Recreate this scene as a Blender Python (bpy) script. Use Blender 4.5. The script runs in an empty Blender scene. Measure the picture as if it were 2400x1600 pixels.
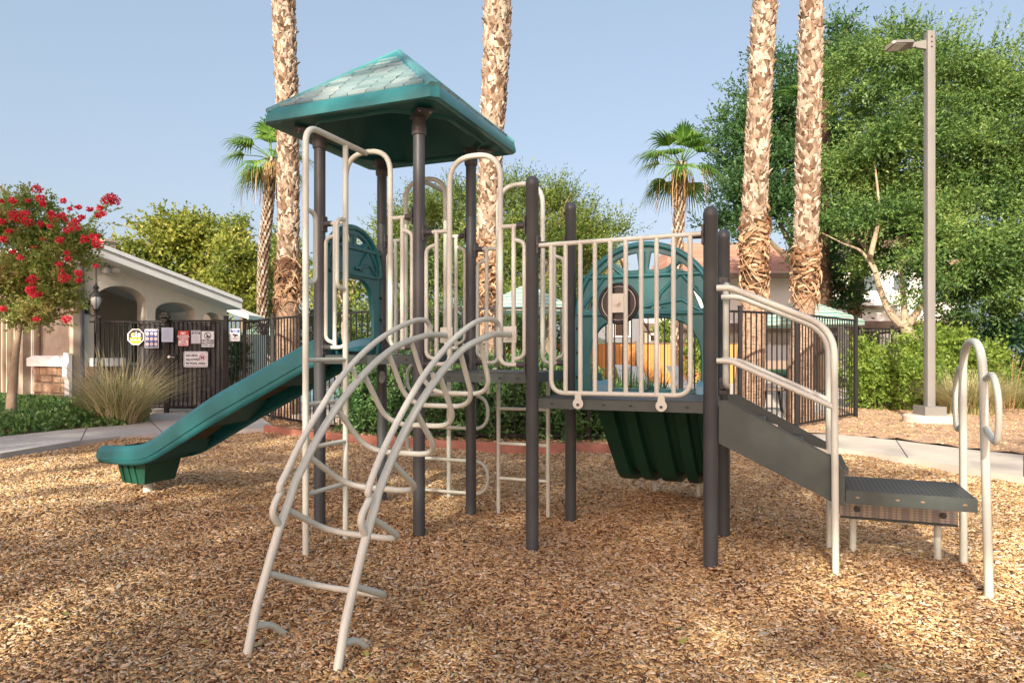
import bpy, math, random
import numpy as np
from math import sin, cos, pi, radians, sqrt
from mathutils import Vector, Matrix
random.seed(7)
RNG = np.random.default_rng(7)
SC = bpy.context.scene
COL = SC.collection

# ---------------------------------------------------------------- camera, sky, sun, exposure
EYE = 1.385                      # eye height in metres
FPX, PX, PY = 1625.5, 1200.0, 828.6   # focal length and vanishing point of the 2400 px wide photograph
cd = bpy.data.cameras.new('camera'); cam = bpy.data.objects.new('camera', cd); COL.objects.link(cam)
cam.location = (0, 0, EYE); cam.rotation_euler = (radians(90), 0, 0)
cd.sensor_width = 36; cd.lens = FPX / 2400 * 36; cd.shift_y = (PY - 800) / 2400
cd.clip_start = 0.05; cd.clip_end = 2000
SC.camera = cam
SUN_EL = radians(27)
sdir = Vector((0.30 * cos(SUN_EL), 0.954 * cos(SUN_EL), -sin(SUN_EL))).normalized()
wd = bpy.data.worlds.new('World'); SC.world = wd; wd.use_nodes = True
nt = wd.node_tree; bg = nt.nodes['Background']
sky = nt.nodes.new('ShaderNodeTexSky'); sky.sky_type = 'NISHITA'; sky.sun_disc = False
sky.sun_elevation = SUN_EL; sky.sun_rotation = math.atan2(-sdir.x, -sdir.y)
sky.air_density = 1.0; sky.dust_density = 4.5; sky.ozone_density = 3.0; sky.altitude = 0
tint = nt.nodes.new('ShaderNodeMix'); tint.data_type = 'RGBA'; tint.blend_type = 'MULTIPLY'; tint.inputs[0].default_value = 1; tint.inputs[7].default_value = (.92, .64, .59, 1)
air = nt.nodes.new('ShaderNodeMix'); air.data_type = 'RGBA'; air.inputs[0].default_value = .5; air.inputs[7].default_value = (1.0, 1.50, 1.69, 1)   # thin summer haze
nt.links.new(sky.outputs[0], tint.inputs[6]); nt.links.new(tint.outputs[2], air.inputs[6]); nt.links.new(air.outputs[2], bg.inputs[0])
bg.inputs[1].default_value = 0.15
ld = bpy.data.lights.new('sun', 'SUN'); sun = bpy.data.objects.new('sun', ld); COL.objects.link(sun)
ld.energy = 3.2; ld.angle = radians(0.55); ld.color = (1.0, 0.91, 0.76)
sun.rotation_euler = sdir.to_track_quat('-Z', 'Y').to_euler(); sun.location = (-6, -20, 14)
SC.view_settings.view_transform = 'Standard'; SC.view_settings.look = 'None'
SC.view_settings.gamma = 1.0; SC.view_settings.exposure = 1.55

# ---------------------------------------------------------------- measuring helpers (photo pixel + depth -> metres)
def P(x, y, Y): return Vector(((x - PX) / FPX * Y, Y, EYE - (y - PY) / FPX * Y))
def G(x, y, z=0.0): return P(x, y, (EYE - z) * FPX / (y - PY))
def GP(x, Y, z=0.0): return Vector(((x - PX) / FPX * Y, Y, z))
TH = radians(22.05); OX, OY = -1.551, 5.594     # frame of the play structure
UA = Vector((cos(TH), -sin(TH), 0)); VA = Vector((sin(TH), cos(TH), 0))
def W(u, v, z): return Vector((OX, OY, float(z))) + float(u) * UA + float(v) * VA
def PU(x, y, u):                                  # pixel seen on the plane u = const
    r = (x - PX) / FPX; a = OX + u * UA.x; b = OY + u * UA.y
    v = (r * b - a) / (VA.x - r * VA.y); Y = b + v * VA.y
    return v, EYE - (y - PY) / FPX * Y
def PV(x, y, v):
    r = (x - PX) / FPX; a = OX + v * VA.x; b = OY + v * VA.y
    u = (r * b - a) / (UA.x - r * UA.y); Y = b + u * UA.y
    return u, EYE - (y - PY) / FPX * Y

# ---------------------------------------------------------------- mesh helpers
class MB:
    def __init__(s): s.v = []; s.f = []
    def add(s, vs, fs):
        n = len(s.v); s.v += [tuple(v) for v in vs]; s.f += [tuple(i + n for i in f) for f in fs]; return s
    def box(s, c, size, ax=None, bev=0):
        c = Vector(c); x, y, z = (size[0] / 2, size[1] / 2, size[2] / 2)
        A = ax or (Vector((1, 0, 0)), Vector((0, 1, 0)), Vector((0, 0, 1)))
        vs = []
        for k in (-1, 1):
            for j in (-1, 1):
                for i in (-1, 1): vs.append(c + A[0] * i * x + A[1] * j * y + A[2] * k * z)
        return s.add(vs, [(0, 2, 3, 1), (4, 5, 7, 6), (0, 1, 5, 4), (2, 6, 7, 3), (0, 4, 6, 2), (1, 3, 7, 5)])
    def bar(s, a, b, w, h, up=(0, 0, 1)):
        a = Vector(a); b = Vector(b); d = b - a; L = d.length; d.normalize(); up = Vector(up)
        sd = d.cross(up)
        if sd.length < 1e-4: sd = Vector((1, 0, 0))
        sd.normalize(); u2 = sd.cross(d)
        return s.box((a + b) / 2, (L, w, h), (d, sd, u2))
    def tube(s, pts, r, n=10, closed=False, caps=True):
        pts = [Vector(p) for p in pts]; m = len(pts)
        rs = r if isinstance(r, (list, tuple)) else [r] * m
        T = []
        for i in range(m):
            if closed: t = pts[(i + 1) % m] - pts[i - 1]
            else: t = pts[min(i + 1, m - 1)] - pts[max(i - 1, 0)]
            T.append(t.normalized())
        nrm = T[0].cross(Vector((0.31, 0.17, 0.93)))
        if nrm.length < .05: nrm = T[0].cross(Vector((1, 0, 0)))
        nrm.normalize(); vs = []
        for i in range(m):
            nrm = nrm - T[i] * nrm.dot(T[i]); nrm.normalize(); bi = T[i].cross(nrm)
            for k in range(n):
                a = 2 * pi * k / n; vs.append(pts[i] + rs[i] * (cos(a) * nrm + sin(a) * bi))
        fs = []
        for i in range(m if closed else m - 1):
            j = (i + 1) % m
            for k in range(n): fs.append((i * n + k, i * n + (k + 1) % n, j * n + (k + 1) % n, j * n + k))
        if caps and not closed:
            fs.append(tuple(range(n - 1, -1, -1))); fs.append(tuple((m - 1) * n + k for k in range(n)))
        return s.add(vs, fs)
    def lathe(s, c, prof, n=20):
        c = Vector(c); vs = []; fs = []
        for r, z in prof:
            for k in range(n): a = 2 * pi * k / n; vs.append(c + Vector((r * cos(a), r * sin(a), z)))
        m = len(prof)
        for i in range(m - 1):
            for k in range(n): fs.append((i * n + k, i * n + (k + 1) % n, (i + 1) * n + (k + 1) % n, (i + 1) * n + k))
        fs.append(tuple(range(n - 1, -1, -1))); fs.append(tuple((m - 1) * n + k for k in range(n)))
        return s.add(vs, fs)
    def cyl(s, a, b, r, n=14, r2=None): return s.tube([a, b], [r, r if r2 is None else r2], n)
    def prism(s, poly, off):                      # polygon (3D points) pushed along off
        poly = [Vector(p) for p in poly]; off = Vector(off); n = len(poly)
        return s.add(poly + [p + off for p in poly], [tuple(range(n - 1, -1, -1)), tuple(range(n, 2 * n))] +
                     [(i, (i + 1) % n, n + (i + 1) % n, n + i) for i in range(n)])

def fil(pts, rad, seg=6):                          # round the corners of a polyline
    pts = [Vector(p) for p in pts]; out = [pts[0]]
    for i in range(1, len(pts) - 1):
        a, b, c = pts[i - 1], pts[i], pts[i + 1]; r = rad[i - 1] if isinstance(rad, (list, tuple)) else rad
        d1 = a - b; d2 = c - b; l = min(r, d1.length * .49, d2.length * .49); d1.normalize(); d2.normalize()
        if l < 1e-4 or d1.dot(d2) < -0.999: out.append(b); continue
        for k in range(seg + 1):
            t = k / seg; out.append((b + d1 * l) * (1 - t) ** 2 + b * 2 * t * (1 - t) + (b + d2 * l) * t * t)
    out.append(pts[-1]); return out
def crom(pts, seg=5):                              # smooth curve through points
    pts = [Vector(p) for p in pts]; q = [2 * pts[0] - pts[1]] + pts + [2 * pts[-1] - pts[-2]]; out = []
    for i in range(1, len(q) - 2):
        for k in range(seg):
            t = k / seg; a, b, c, d = q[i - 1:i + 3]
            out.append(.5 * ((2 * b) + (c - a) * t + (2 * a - 5 * b + 4 * c - d) * t * t + (3 * b - a - 3 * c + d) * t ** 3))
    out.append(pts[-1]); return out

ORG = {}
def mesh_np(name, V, F):
    me = bpy.data.meshes.new(name); V = np.asarray(V, dtype=np.float32).reshape(-1, 3); F = np.asarray(F, dtype=np.int32)
    me.vertices.add(len(V)); me.vertices.foreach_set('co', V.ravel())
    k = F.shape[1]; me.loops.add(F.size); me.loops.foreach_set('vertex_index', F.ravel())
    me.polygons.add(len(F)); me.polygons.foreach_set('loop_start', np.arange(0, F.size, k, dtype=np.int32))
    me.polygons.foreach_set('loop_total', np.full(len(F), k, dtype=np.int32))
    me.update(calc_edges=True); return me
def link(name, me, m, parent=None, org=None, smooth=False):
    o = bpy.data.objects.new(name, me); COL.objects.link(o)
    if m is not None: me.materials.append(m)
    po = Vector((0, 0, 0)) if parent is None else ORG[parent.name]
    if org is None:
        if parent is not None: org = po
        elif len(me.vertices):
            co = np.empty(len(me.vertices) * 3, dtype=np.float32); me.vertices.foreach_get('co', co); co = co.reshape(-1, 3)
            lo, hi = co.min(0), co.max(0); org = Vector((float(lo[0] + hi[0]) / 2, float(lo[1] + hi[1]) / 2, float(lo[2])))
        else: org = po
    org = Vector(org); me.transform(Matrix.Translation(-org))
    ORG[o.name] = org
    if parent is not None: o.parent = parent; o.location = org - po
    else: o.location = org
    if smooth:
        me.shade_smooth()
        try: me.set_sharp_from_angle(angle=radians(smooth if smooth is not True else 38))
        except Exception: pass
    return o
def obj(name, mb, m, parent=None, smooth=True):
    me = bpy.data.meshes.new(name); me.from_pydata(mb.v, [], mb.f); me.update()
    return link(name, me, m, parent, None, smooth)
def tag(o, label, cat, group=None):
    o['label'] = label; o['category'] = cat
    if group: o['group'] = group
    return o
def kind(o, k): o['kind'] = k; return o
def thing(name, label, cat, loc, group=None):
    o = bpy.data.objects.new(name, None); COL.objects.link(o); o.location = loc; o.empty_display_size = .2
    ORG[o.name] = Vector(loc); return tag(o, label, cat, group)
def struct(o): return kind(o, 'structure')

def quads_to_mesh(name, Q):                        # Q: (n,4,3)
    n = len(Q); return mesh_np(name, Q.reshape(-1, 3), np.arange(n * 4).reshape(n, 4))

# ---------------------------------------------------------------- materials
def newmat(name):
    m = bpy.data.materials.new(name); m.use_nodes = True; nt = m.node_tree
    b = nt.nodes['Principled BSDF']; return m, nt, b
def N(nt, t, **k):
    n = nt.nodes.new(t)
    for a, v in k.items():
        if a.startswith('i_'):
            key = a[2:]; key = int(key) if key.isdigit() else key.replace('_', ' ')
            n.inputs[key].default_value = v
        else: setattr(n, a, v)
    return n
def ramp(nt, fac, stops, interp='LINEAR'):
    r = nt.nodes.new('ShaderNodeValToRGB'); r.color_ramp.interpolation = interp; e = r.color_ramp.elements
    while len(e) < len(stops): e.new(0.5)
    for i, (p, c) in enumerate(stops): e[i].position = p; e[i].color = (*c, 1)
    nt.links.new(fac, r.inputs[0]); return r.outputs[0]
def mat(name, col, rough=.6, var=.12, scale=6, bump=0, bscale=60, metal=0, spec=.5, dirt=None, dscale=1.5, coat=0):
    m, nt, b = newmat(name); L = nt.links.new
    tc = N(nt, 'ShaderNodeTexCoord'); no = N(nt, 'ShaderNodeTexNoise'); no.inputs['Scale'].default_value = scale
    no.inputs['Detail'].default_value = 6; L(tc.outputs['Object'], no.inputs['Vector'])
    lo = tuple(c * (1 - var) for c in col); hi = tuple(min(1, c * (1 + var)) for c in col)
    c = ramp(nt, no.outputs[0], [(.3, lo), (.7, hi)])
    if dirt:
        n2 = N(nt, 'ShaderNodeTexNoise'); n2.inputs['Scale'].default_value = dscale; n2.inputs['Detail'].default_value = 8
        n2.inputs['Roughness'].default_value = .7
        L(tc.outputs['Object'], n2.inputs['Vector']); mx = N(nt, 'ShaderNodeMix', data_type='RGBA')
        f = ramp(nt, n2.outputs[0], [(.48, (0, 0, 0)), (.72, (.7, .7, .7))]); L(f, mx.inputs[0]); L(c, mx.inputs[6])
        mx.inputs[7].default_value = (*dirt, 1); c = mx.outputs[2]
    L(c, b.inputs['Base Color']); b.inputs['Roughness'].default_value = rough; b.inputs['Metallic'].default_value = metal
    b.inputs['Specular IOR Level'].default_value = spec; b.inputs['Coat Weight'].default_value = coat
    rr = N(nt, 'ShaderNodeMapRange'); rr.inputs[3].default_value = max(0, rough - .1); rr.inputs[4].default_value = min(1, rough + .12)
    L(no.outputs[0], rr.inputs[0]); L(rr.outputs[0], b.inputs['Roughness'])
    if bump:
        n3 = N(nt, 'ShaderNodeTexNoise'); n3.inputs['Scale'].default_value = bscale; n3.inputs['Detail'].default_value = 8
        L(tc.outputs['Object'], n3.inputs['Vector']); bp = N(nt, 'ShaderNodeBump'); bp.inputs['Strength'].default_value = bump
        bp.inputs['Distance'].default_value = .02; L(n3.outputs[0], bp.inputs['Height']); L(bp.outputs[0], b.inputs['Normal'])
    return m
def leafmat(name, cols, trans=.35, rough=.5, nscale=.6, namt=.5):
    m, nt, b = newmat(name); L = nt.links.new; geo = N(nt, 'ShaderNodeNewGeometry'); tc = N(nt, 'ShaderNodeTexCoord')
    no = N(nt, 'ShaderNodeTexNoise'); no.inputs['Scale'].default_value = nscale; no.inputs['Detail'].default_value = 3
    L(tc.outputs['Object'], no.inputs['Vector'])
    mr = N(nt, 'ShaderNodeMapRange'); mr.inputs[1].default_value = .3; mr.inputs[2].default_value = .7
    L(no.outputs[0], mr.inputs[0])
    mx = N(nt, 'ShaderNodeMix'); mx.inputs[0].default_value = namt; L(geo.outputs['Random Per Island'], mx.inputs[2]); L(mr.outputs[0], mx.inputs[3])
    k = len(cols); c = ramp(nt, mx.outputs[0], [(.12 + .76 * i / (k - 1), cc) for i, cc in enumerate(cols)])
    L(c, b.inputs['Base Color']); b.inputs['Roughness'].default_value = rough; b.inputs['Specular IOR Level'].default_value = .35
    tr = N(nt, 'ShaderNodeBsdfTranslucent'); hs = N(nt, 'ShaderNodeHueSaturation'); hs.inputs['Value'].default_value = 1.5
    hs.inputs['Hue'].default_value = .49
    L(c, hs.inputs['Color']); L(hs.outputs[0], tr.inputs[0]); ms = N(nt, 'ShaderNodeMixShader'); ms.inputs[0].default_value = trans
    L(b.outputs[0], ms.inputs[1]); L(tr.outputs[0], ms.inputs[2]); L(ms.outputs[0], nt.nodes['Material Output'].inputs[0])
    return m
def islandmat(name, stops, rough=.8, bump=0, bscale=80, nscale=0, vr=(.65, 1.3)):
    m, nt, b = newmat(name); L = nt.links.new; geo = N(nt, 'ShaderNodeNewGeometry'); fac = geo.outputs['Random Per Island']
    tc = N(nt, 'ShaderNodeTexCoord')
    c = ramp(nt, fac, stops)
    if nscale:
        no = N(nt, 'ShaderNodeTexNoise'); no.inputs['Scale'].default_value = nscale; no.inputs['Detail'].default_value = 5
        L(tc.outputs['Object'], no.inputs['Vector']); hs = N(nt, 'ShaderNodeHueSaturation'); L(c, hs.inputs['Color'])
        mr = N(nt, 'ShaderNodeMapRange'); mr.inputs[1].default_value = .3; mr.inputs[2].default_value = .7
        mr.inputs[3].default_value = vr[0]; mr.inputs[4].default_value = vr[1]; L(no.outputs[0], mr.inputs[0]); L(mr.outputs[0], hs.inputs['Value']); c = hs.outputs[0]
    L(c, b.inputs['Base Color']); b.inputs['Roughness'].default_value = rough; b.inputs['Specular IOR Level'].default_value = .25
    if bump:
        n3 = N(nt, 'ShaderNodeTexNoise'); n3.inputs['Scale'].default_value = bscale; L(tc.outputs['Object'], n3.inputs['Vector'])
        bp = N(nt, 'ShaderNodeBump'); bp.inputs['Strength'].default_value = bump; bp.inputs['Distance'].default_value = .01
        L(n3.outputs[0], bp.inputs['Height']); L(bp.outputs[0], b.inputs['Normal'])
    return m

M = {}
M['beige'] = mat('beige_powder_coat', (.58, .62, .54), .36, .03, 3)
M['post'] = mat('brown_grey_post', (.056, .066, .071), .42, .06, 4, dirt=(.085, .09, .09), dscale=3)
M['clamp'] = mat('dark_clamp', (.06, .058, .06), .4, .1, 8)
M['teal'] = mat('teal_plastic', (.018, .155, .168), .33, .12, 3, dirt=(.05, .22, .22), dscale=2.2, coat=.15)
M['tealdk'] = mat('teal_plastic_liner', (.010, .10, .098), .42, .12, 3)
M['green'] = mat('forest_green_plastic', (.010, .075, .045), .45, .15, 3)
M['underside'] = mat('slide_underside', (.10, .075, .045), .7, .2, 4, dirt=(.05, .09, .07), dscale=3)
M['blue'] = mat('light_blue_plastic_and_sky_tint', (.10, .27, .36), .35, .08, 4)  # plastic of the double slide walls; also paints skylight inside the slide entrance
M['deck'] = mat('coated_deck', (.048, .070, .064), .5, .12, 10, dirt=(.075, .095, .085), dscale=4)
M['bolt'] = mat('zinc_bolt', (.4, .4, .4), .35, .1, 20, metal=.8)
M['black'] = mat('black_plastic', (.012, .012, .014), .3, .1, 10)
M['hole'] = mat('slot_dark', (.008, .008, .008), .8, .1, 10)
M['fence'] = mat('dark_bronze_fence', (.014, .0125, .0125), .5, .1, 12, spec=.3)
M['terra'] = mat('terracotta_edging', (.38, .16, .11), .8, .18, 5, bump=.25, bscale=70, dirt=(.25, .12, .08), dscale=2)
M['concrete'] = mat('concrete', (.44, .42, .39), .88, .08, 3, bump=.25, bscale=120, dirt=(.35, .33, .30), dscale=.9)
M['concretew'] = mat('concrete_pale', (.50, .45, .38), .9, .08, 3, bump=.25, bscale=120, dirt=(.40, .36, .30), dscale=.8)
M['soil'] = mat('bare_soil', (.44, .29, .18), .95, .25, 4, bump=.8, bscale=45, dirt=(.22, .13, .08), dscale=3)
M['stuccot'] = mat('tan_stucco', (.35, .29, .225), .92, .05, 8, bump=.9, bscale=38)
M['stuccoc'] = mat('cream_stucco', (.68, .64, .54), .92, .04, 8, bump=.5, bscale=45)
M['trimw'] = mat('white_trim', (.78, .77, .74), .6, .04, 4)
M['trimg'] = mat('gutter_white', (.66, .68, .66), .5, .05, 3)
M['brownsiding'] = mat('brown_siding', (.11, .08, .055), .7, .12, 6)
M['door'] = mat('dark_glass_door', (.035, .02, .012), .12, .1, 3)
M['poolw'] = mat('pool_water', (.05, .42, .50), .05, .1, 2, bump=.25, bscale=6)
M['pooldeck'] = mat('pool_deck_concrete', (.50, .44, .37), .9, .08, 2, dirt=(.40, .35, .29), dscale=.6)
M['white'] = mat('white_wall', (.74, .71, .66), .9, .03, 2)
M['brown'] = mat('brown_fascia', (.16, .11, .08), .8, .1, 4)
M['greywall'] = mat('grey_wall', (.17, .17, .18), .8, .08, 4)
M['signw'] = mat('sign_white', (.84, .86, .88), .35, .02, 3)
M['signred'] = mat('sign_red', (.62, .045, .03), .4, .03, 3)
M['signblue'] = mat('sign_blue', (.02, .09, .32), .4, .03, 3)
M['signnavy'] = mat('sign_navy', (.015, .03, .12), .4, .03, 3)
M['signbrown'] = mat('sign_brown', (.035, .025, .02), .4, .03, 3)
M['signyellow'] = mat('sign_yellow', (.72, .60, .03), .4, .03, 3)
M['ink'] = mat('ink_black', (.01, .01, .012), .6, .03, 3)
M['paper'] = mat('laminated_paper', (.52, .60, .74), .35, .03, 3)
M['line'] = mat('ink_grey', (.25, .28, .36), .6, .03, 3)
M['steel'] = mat('brushed_steel', (.55, .54, .50), .3, .05, 12, metal=.6)
M['lamppole'] = mat('bronze_grey_pole', (.175, .168, .155), .5, .05, 3)
M['glass'] = mat('frosted_lens', (.42, .44, .43), .25, .03, 5)
M['red'] = leafmat('red_blossom', [(.35, .01, .03), (.68, .02, .045), (.78, .06, .09), (.66, .14, .16)], .25, .6, 2, .2)
M['stickerpale'] = mat('worn_sticker', (.42, .48, .46), .6, .3, 60)
M['bark'] = mat('grey_brown_bark', (.20, .145, .095), .95, .25, 5, bump=1, bscale=30)
M['barkpale'] = mat('pale_smooth_bark', (.33, .25, .17), .85, .18, 6, bump=.5, bscale=25, dirt=(.30, .19, .11), dscale=5)
M['grassdry'] = leafmat('dry_grass_blade', [(.30, .27, .12), (.52, .45, .25), (.70, .60, .40)], .3, .7, 1.5, .3)
M['grassgreen'] = leafmat('grass_blade', [(.08, .13, .03), (.20, .25, .07), (.38, .38, .15)], .35, .6, 1.5, .4)
M['leafyel'] = leafmat('yellow_green_leaf', [(.045, .085, .018), (.14, .19, .03), (.27, .30, .05), (.40, .38, .09)], .4)
M['leafmid'] = leafmat('mid_green_leaf', [(.03, .07, .016), (.09, .15, .03), (.18, .24, .05), (.29, .33, .08)], .4)
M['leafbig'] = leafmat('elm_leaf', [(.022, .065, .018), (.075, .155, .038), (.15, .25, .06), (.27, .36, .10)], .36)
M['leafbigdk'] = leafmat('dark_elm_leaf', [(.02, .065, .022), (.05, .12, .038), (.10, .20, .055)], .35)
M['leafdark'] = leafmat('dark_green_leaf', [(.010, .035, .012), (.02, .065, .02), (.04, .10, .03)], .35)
M['leafhedge'] = leafmat('hedge_leaf', [(.07, .13, .02), (.17, .26, .04), (.28, .36, .07)], .4, .5, 2.5)
M['leafcover'] = leafmat('ground_cover_leaf', [(.05, .12, .03), (.12, .24, .06), (.25, .38, .14)], .3, .4, 3)
M['leafcrape'] = leafmat('crape_leaf', [(.08, .15, .03), (.20, .29, .06), (.36, .37, .12), (.36, .20, .11)], .4, .5, 1.3, .6)
M['leafjun'] = leafmat('juniper_spray', [(.03, .09, .03), (.09, .20, .06), (.20, .32, .11)], .2, .6, 2)
M['leafpalm'] = leafmat('palm_frond', [(.04, .12, .02), (.11, .24, .035), (.22, .34, .07)], .35, .4, 1, .3)
M['deadfrond'] = leafmat('dead_frond', [(.20, .12, .05), (.40, .26, .11), (.52, .36, .18)], .3, .8, 1, .3)
M['iris'] = leafmat('iris_blade', [(.015, .05, .015), (.03, .085, .025), (.07, .13, .04)], .25, .5, 2)
M['lawn'] = mat('lawn_grass', (.07, .15, .02), .9, .35, 3, bump=1, bscale=60)
M['boot'] = islandmat('palm_boot', [(0, (.10, .06, .036)), (.25, (.21, .14, .09)), (.6, (.34, .27, .20)), (1, (.50, .43, .345))], .85, .5, 60, 9)
M['bootold'] = islandmat('old_frond_fibre', [(0, (.09, .045, .022)), (.3, (.24, .13, .065)), (.6, (.40, .25, .14)), (1, (.56, .42, .28))], .9, .5, 50, 7)
M['fallen'] = islandmat('fallen_leaf', [(0, (.10, .16, .03)), (.3, (.40, .34, .10)), (.7, (.45, .40, .34)), (1, (.16, .09, .05))], .7)
M['palmcore'] = mat('palm_trunk_fibre', (.085, .05, .028), .95, .35, 9, bump=1, bscale=30)
M['chips'] = islandmat('wood_chips', [(0, (.09, .042, .021)), (.17, (.29, .155, .072)), (.45, (.52, .335, .15)), (.75, (.68, .48, .24)), (.9, (.55, .46, .36)), (1, (.86, .68, .45))], .8, nscale=.7, vr=(.80, 1.18))
M['mulchbase'] = None

def special_mats():
    # palm lower trunk: rings and cracks
    m, nt, b = newmat('palm_lower_trunk'); L = nt.links.new; tc = N(nt, 'ShaderNodeTexCoord')
    mp = N(nt, 'ShaderNodeMapping'); mp.inputs['Scale'].default_value = (1, 1, 5); L(tc.outputs['Object'], mp.inputs[0])
    n1 = N(nt, 'ShaderNodeTexNoise'); n1.inputs['Scale'].default_value = 9; n1.inputs['Detail'].default_value = 8; L(mp.outputs[0], n1.inputs['Vector'])
    mp2 = N(nt, 'ShaderNodeMapping'); mp2.inputs['Scale'].default_value = (1, 1, .12); L(tc.outputs['Object'], mp2.inputs[0])
    n2 = N(nt, 'ShaderNodeTexNoise'); n2.inputs['Scale'].default_value = 38; n2.inputs['Detail'].default_value = 5; L(mp2.outputs[0], n2.inputs['Vector'])
    ad = N(nt, 'ShaderNodeMath', operation='MULTIPLY'); L(n1.outputs[0], ad.inputs[0]); L(n2.outputs[0], ad.inputs[1])
    c = ramp(nt, ad.outputs[0], [(.13, (.10, .06, .038)), (.24, (.27, .18, .12)), (.4, (.42, .30, .21))]); L(c, b.inputs['Base Color'])
    b.inputs['Roughness'].default_value = .95; bp = N(nt, 'ShaderNodeBump'); bp.inputs['Strength'].default_value = 1; bp.inputs['Distance'].default_value = .03
    L(ad.outputs[0], bp.inputs['Height']); L(bp.outputs[0], b.inputs['Normal']); M['palmlow'] = m
    # mulch base
    m, nt, b = newmat('mulch_bed'); L = nt.links.new; tc = N(nt, 'ShaderNodeTexCoord')
    vo = N(nt, 'ShaderNodeTexVoronoi'); vo.inputs['Scale'].default_value = 42; mp = N(nt, 'ShaderNodeMapping'); mp.inputs['Scale'].default_value = (1, .55, 1)
    nn = N(nt, 'ShaderNodeTexNoise'); nn.inputs['Scale'].default_value = 10; L(tc.outputs['Object'], nn.inputs['Vector'])
    va = N(nt, 'ShaderNodeMix', data_type='RGBA'); va.inputs[0].default_value = .12; L(tc.outputs['Object'], va.inputs[6]); L(nn.outputs[1], va.inputs[7])
    L(va.outputs[2], mp.inputs[0]); L(mp.outputs[0], vo.inputs['Vector']); sep = N(nt, 'ShaderNodeSeparateColor'); L(vo.outputs['Color'], sep.inputs[0])
    c = ramp(nt, sep.outputs[0], [(0, (.05, .025, .013)), (.35, (.16, .08, .038)), (.7, (.32, .18, .085)), (1, (.48, .30, .15))]); L(c, b.inputs['Base Color'])
    b.inputs['Roughness'].default_value = .9; bp = N(nt, 'ShaderNodeBump'); bp.inputs['Strength'].default_value = 1; bp.inputs['Distance'].default_value = .02
    L(sep.outputs[1], bp.inputs['Height']); L(bp.outputs[0], b.inputs['Normal']); M['mulchbase'] = m
    # perforated deck
    m, nt, b = newmat('perforated_deck'); L = nt.links.new; tc = N(nt, 'ShaderNodeTexCoord'); mp = N(nt, 'ShaderNodeMapping')
    mp.inputs['Rotation'].default_value = (0, 0, TH); mp.inputs['Scale'].default_value = (38, 38, 1); L(tc.outputs['Object'], mp.inputs[0])
    vo = N(nt, 'ShaderNodeTexVoronoi', voronoi_dimensions='2D'); vo.inputs['Scale'].default_value = 1; vo.inputs['Randomness'].default_value = 0; L(mp.outputs[0], vo.inputs['Vector'])
    c = ramp(nt, vo.outputs['Distance'], [(.30, (.012, .012, .012)), (.36, (.085, .09, .092))]); L(c, b.inputs['Base Color']); b.inputs['Roughness'].default_value = .5; M['perf'] = m
    # striped canopy
    for key, sc_, cols in (('stripe', 9, ((.02, .30, .28), (.70, .66, .50), (.08, .42, .38), (.78, .76, .66))), ('stripepale', 5, ((.40, .55, .40), (.62, .70, .55), (.48, .6, .45), (.7, .75, .62)))):
        m, nt, b = newmat('striped_canvas_' + key); L = nt.links.new; tc = N(nt, 'ShaderNodeTexCoord'); sp = N(nt, 'ShaderNodeSeparateXYZ'); L(tc.outputs['Object'], sp.inputs[0])
        mu = N(nt, 'ShaderNodeMath', operation='MULTIPLY'); mu.inputs[1].default_value = sc_; L(sp.outputs[2], mu.inputs[0])
        fr = N(nt, 'ShaderNodeMath', operation='FRACT'); L(mu.outputs[0], fr.inputs[0])
        c = ramp(nt, fr.outputs[0], [(0, cols[0]), (.28, cols[1]), (.5, cols[2]), (.72, cols[3])], 'CONSTANT'); L(c, b.inputs['Base Color']); b.inputs['Roughness'].default_value = .8
        tr = N(nt, 'ShaderNodeBsdfTranslucent'); L(c, tr.inputs[0]); ms = N(nt, 'ShaderNodeMixShader'); ms.inputs[0].default_value = .35
        L(b.outputs[0], ms.inputs[1]); L(tr.outputs[0], ms.inputs[2]); L(ms.outputs[0], nt.nodes['Material Output'].inputs[0]); M[key] = m
    # roof tiles, timber fence boards
    def bands(name, axis, freq, c1, c2, c3, rough=.85):
        m, nt, b = newmat(name); L = nt.links.new; tc = N(nt, 'ShaderNodeTexCoord'); sp = N(nt, 'ShaderNodeSeparateXYZ'); L(tc.outputs['Object'], sp.inputs[0])
        mu = N(nt, 'ShaderNodeMath', operation='MULTIPLY'); mu.inputs[1].default_value = freq; L(sp.outputs[axis], mu.inputs[0])
        fl = N(nt, 'ShaderNodeMath', operation='FLOOR'); L(mu.outputs[0], fl.inputs[0]); fr = N(nt, 'ShaderNodeMath', operation='FRACT'); L(mu.outputs[0], fr.inputs[0])
        wn = N(nt, 'ShaderNodeTexWhiteNoise', noise_dimensions='1D'); L(fl.outputs[0], wn.inputs['W'])
        c = ramp(nt, wn.outputs['Value'], [(0, c1), (1, c2)]); k = ramp(nt, fr.outputs[0], [(.0, (1, 1, 1)), (.12, (0, 0, 0))], 'CONSTANT')
        mx = N(nt, 'ShaderNodeMix', data_type='RGBA'); L(k, mx.inputs[0]); L(c, mx.inputs[6]); mx.inputs[7].default_value = (*c3, 1)
        L(mx.outputs[2], b.inputs['Base Color']); b.inputs['Roughness'].default_value = rough; return m
    M['tile'] = bands('clay_roof_tiles', 2, 6.5, (.34, .16, .10), (.46, .25, .17), (.16, .08, .06))
    M['timber'] = bands('timber_boards', 0, 6.5, (.52, .22, .06), (.66, .31, .10), (.14, .06, .02))
    # mesh screen on the gate
    m, nt, b = newmat('gate_mesh_screen'); L = nt.links.new; tr = N(nt, 'ShaderNodeBsdfTransparent'); b.inputs['Base Color'].default_value = (.045, .045, .05, 1)
    b.inputs['Roughness'].default_value = .5; ms = N(nt, 'ShaderNodeMixShader'); ms.inputs[0].default_value = .70
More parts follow.
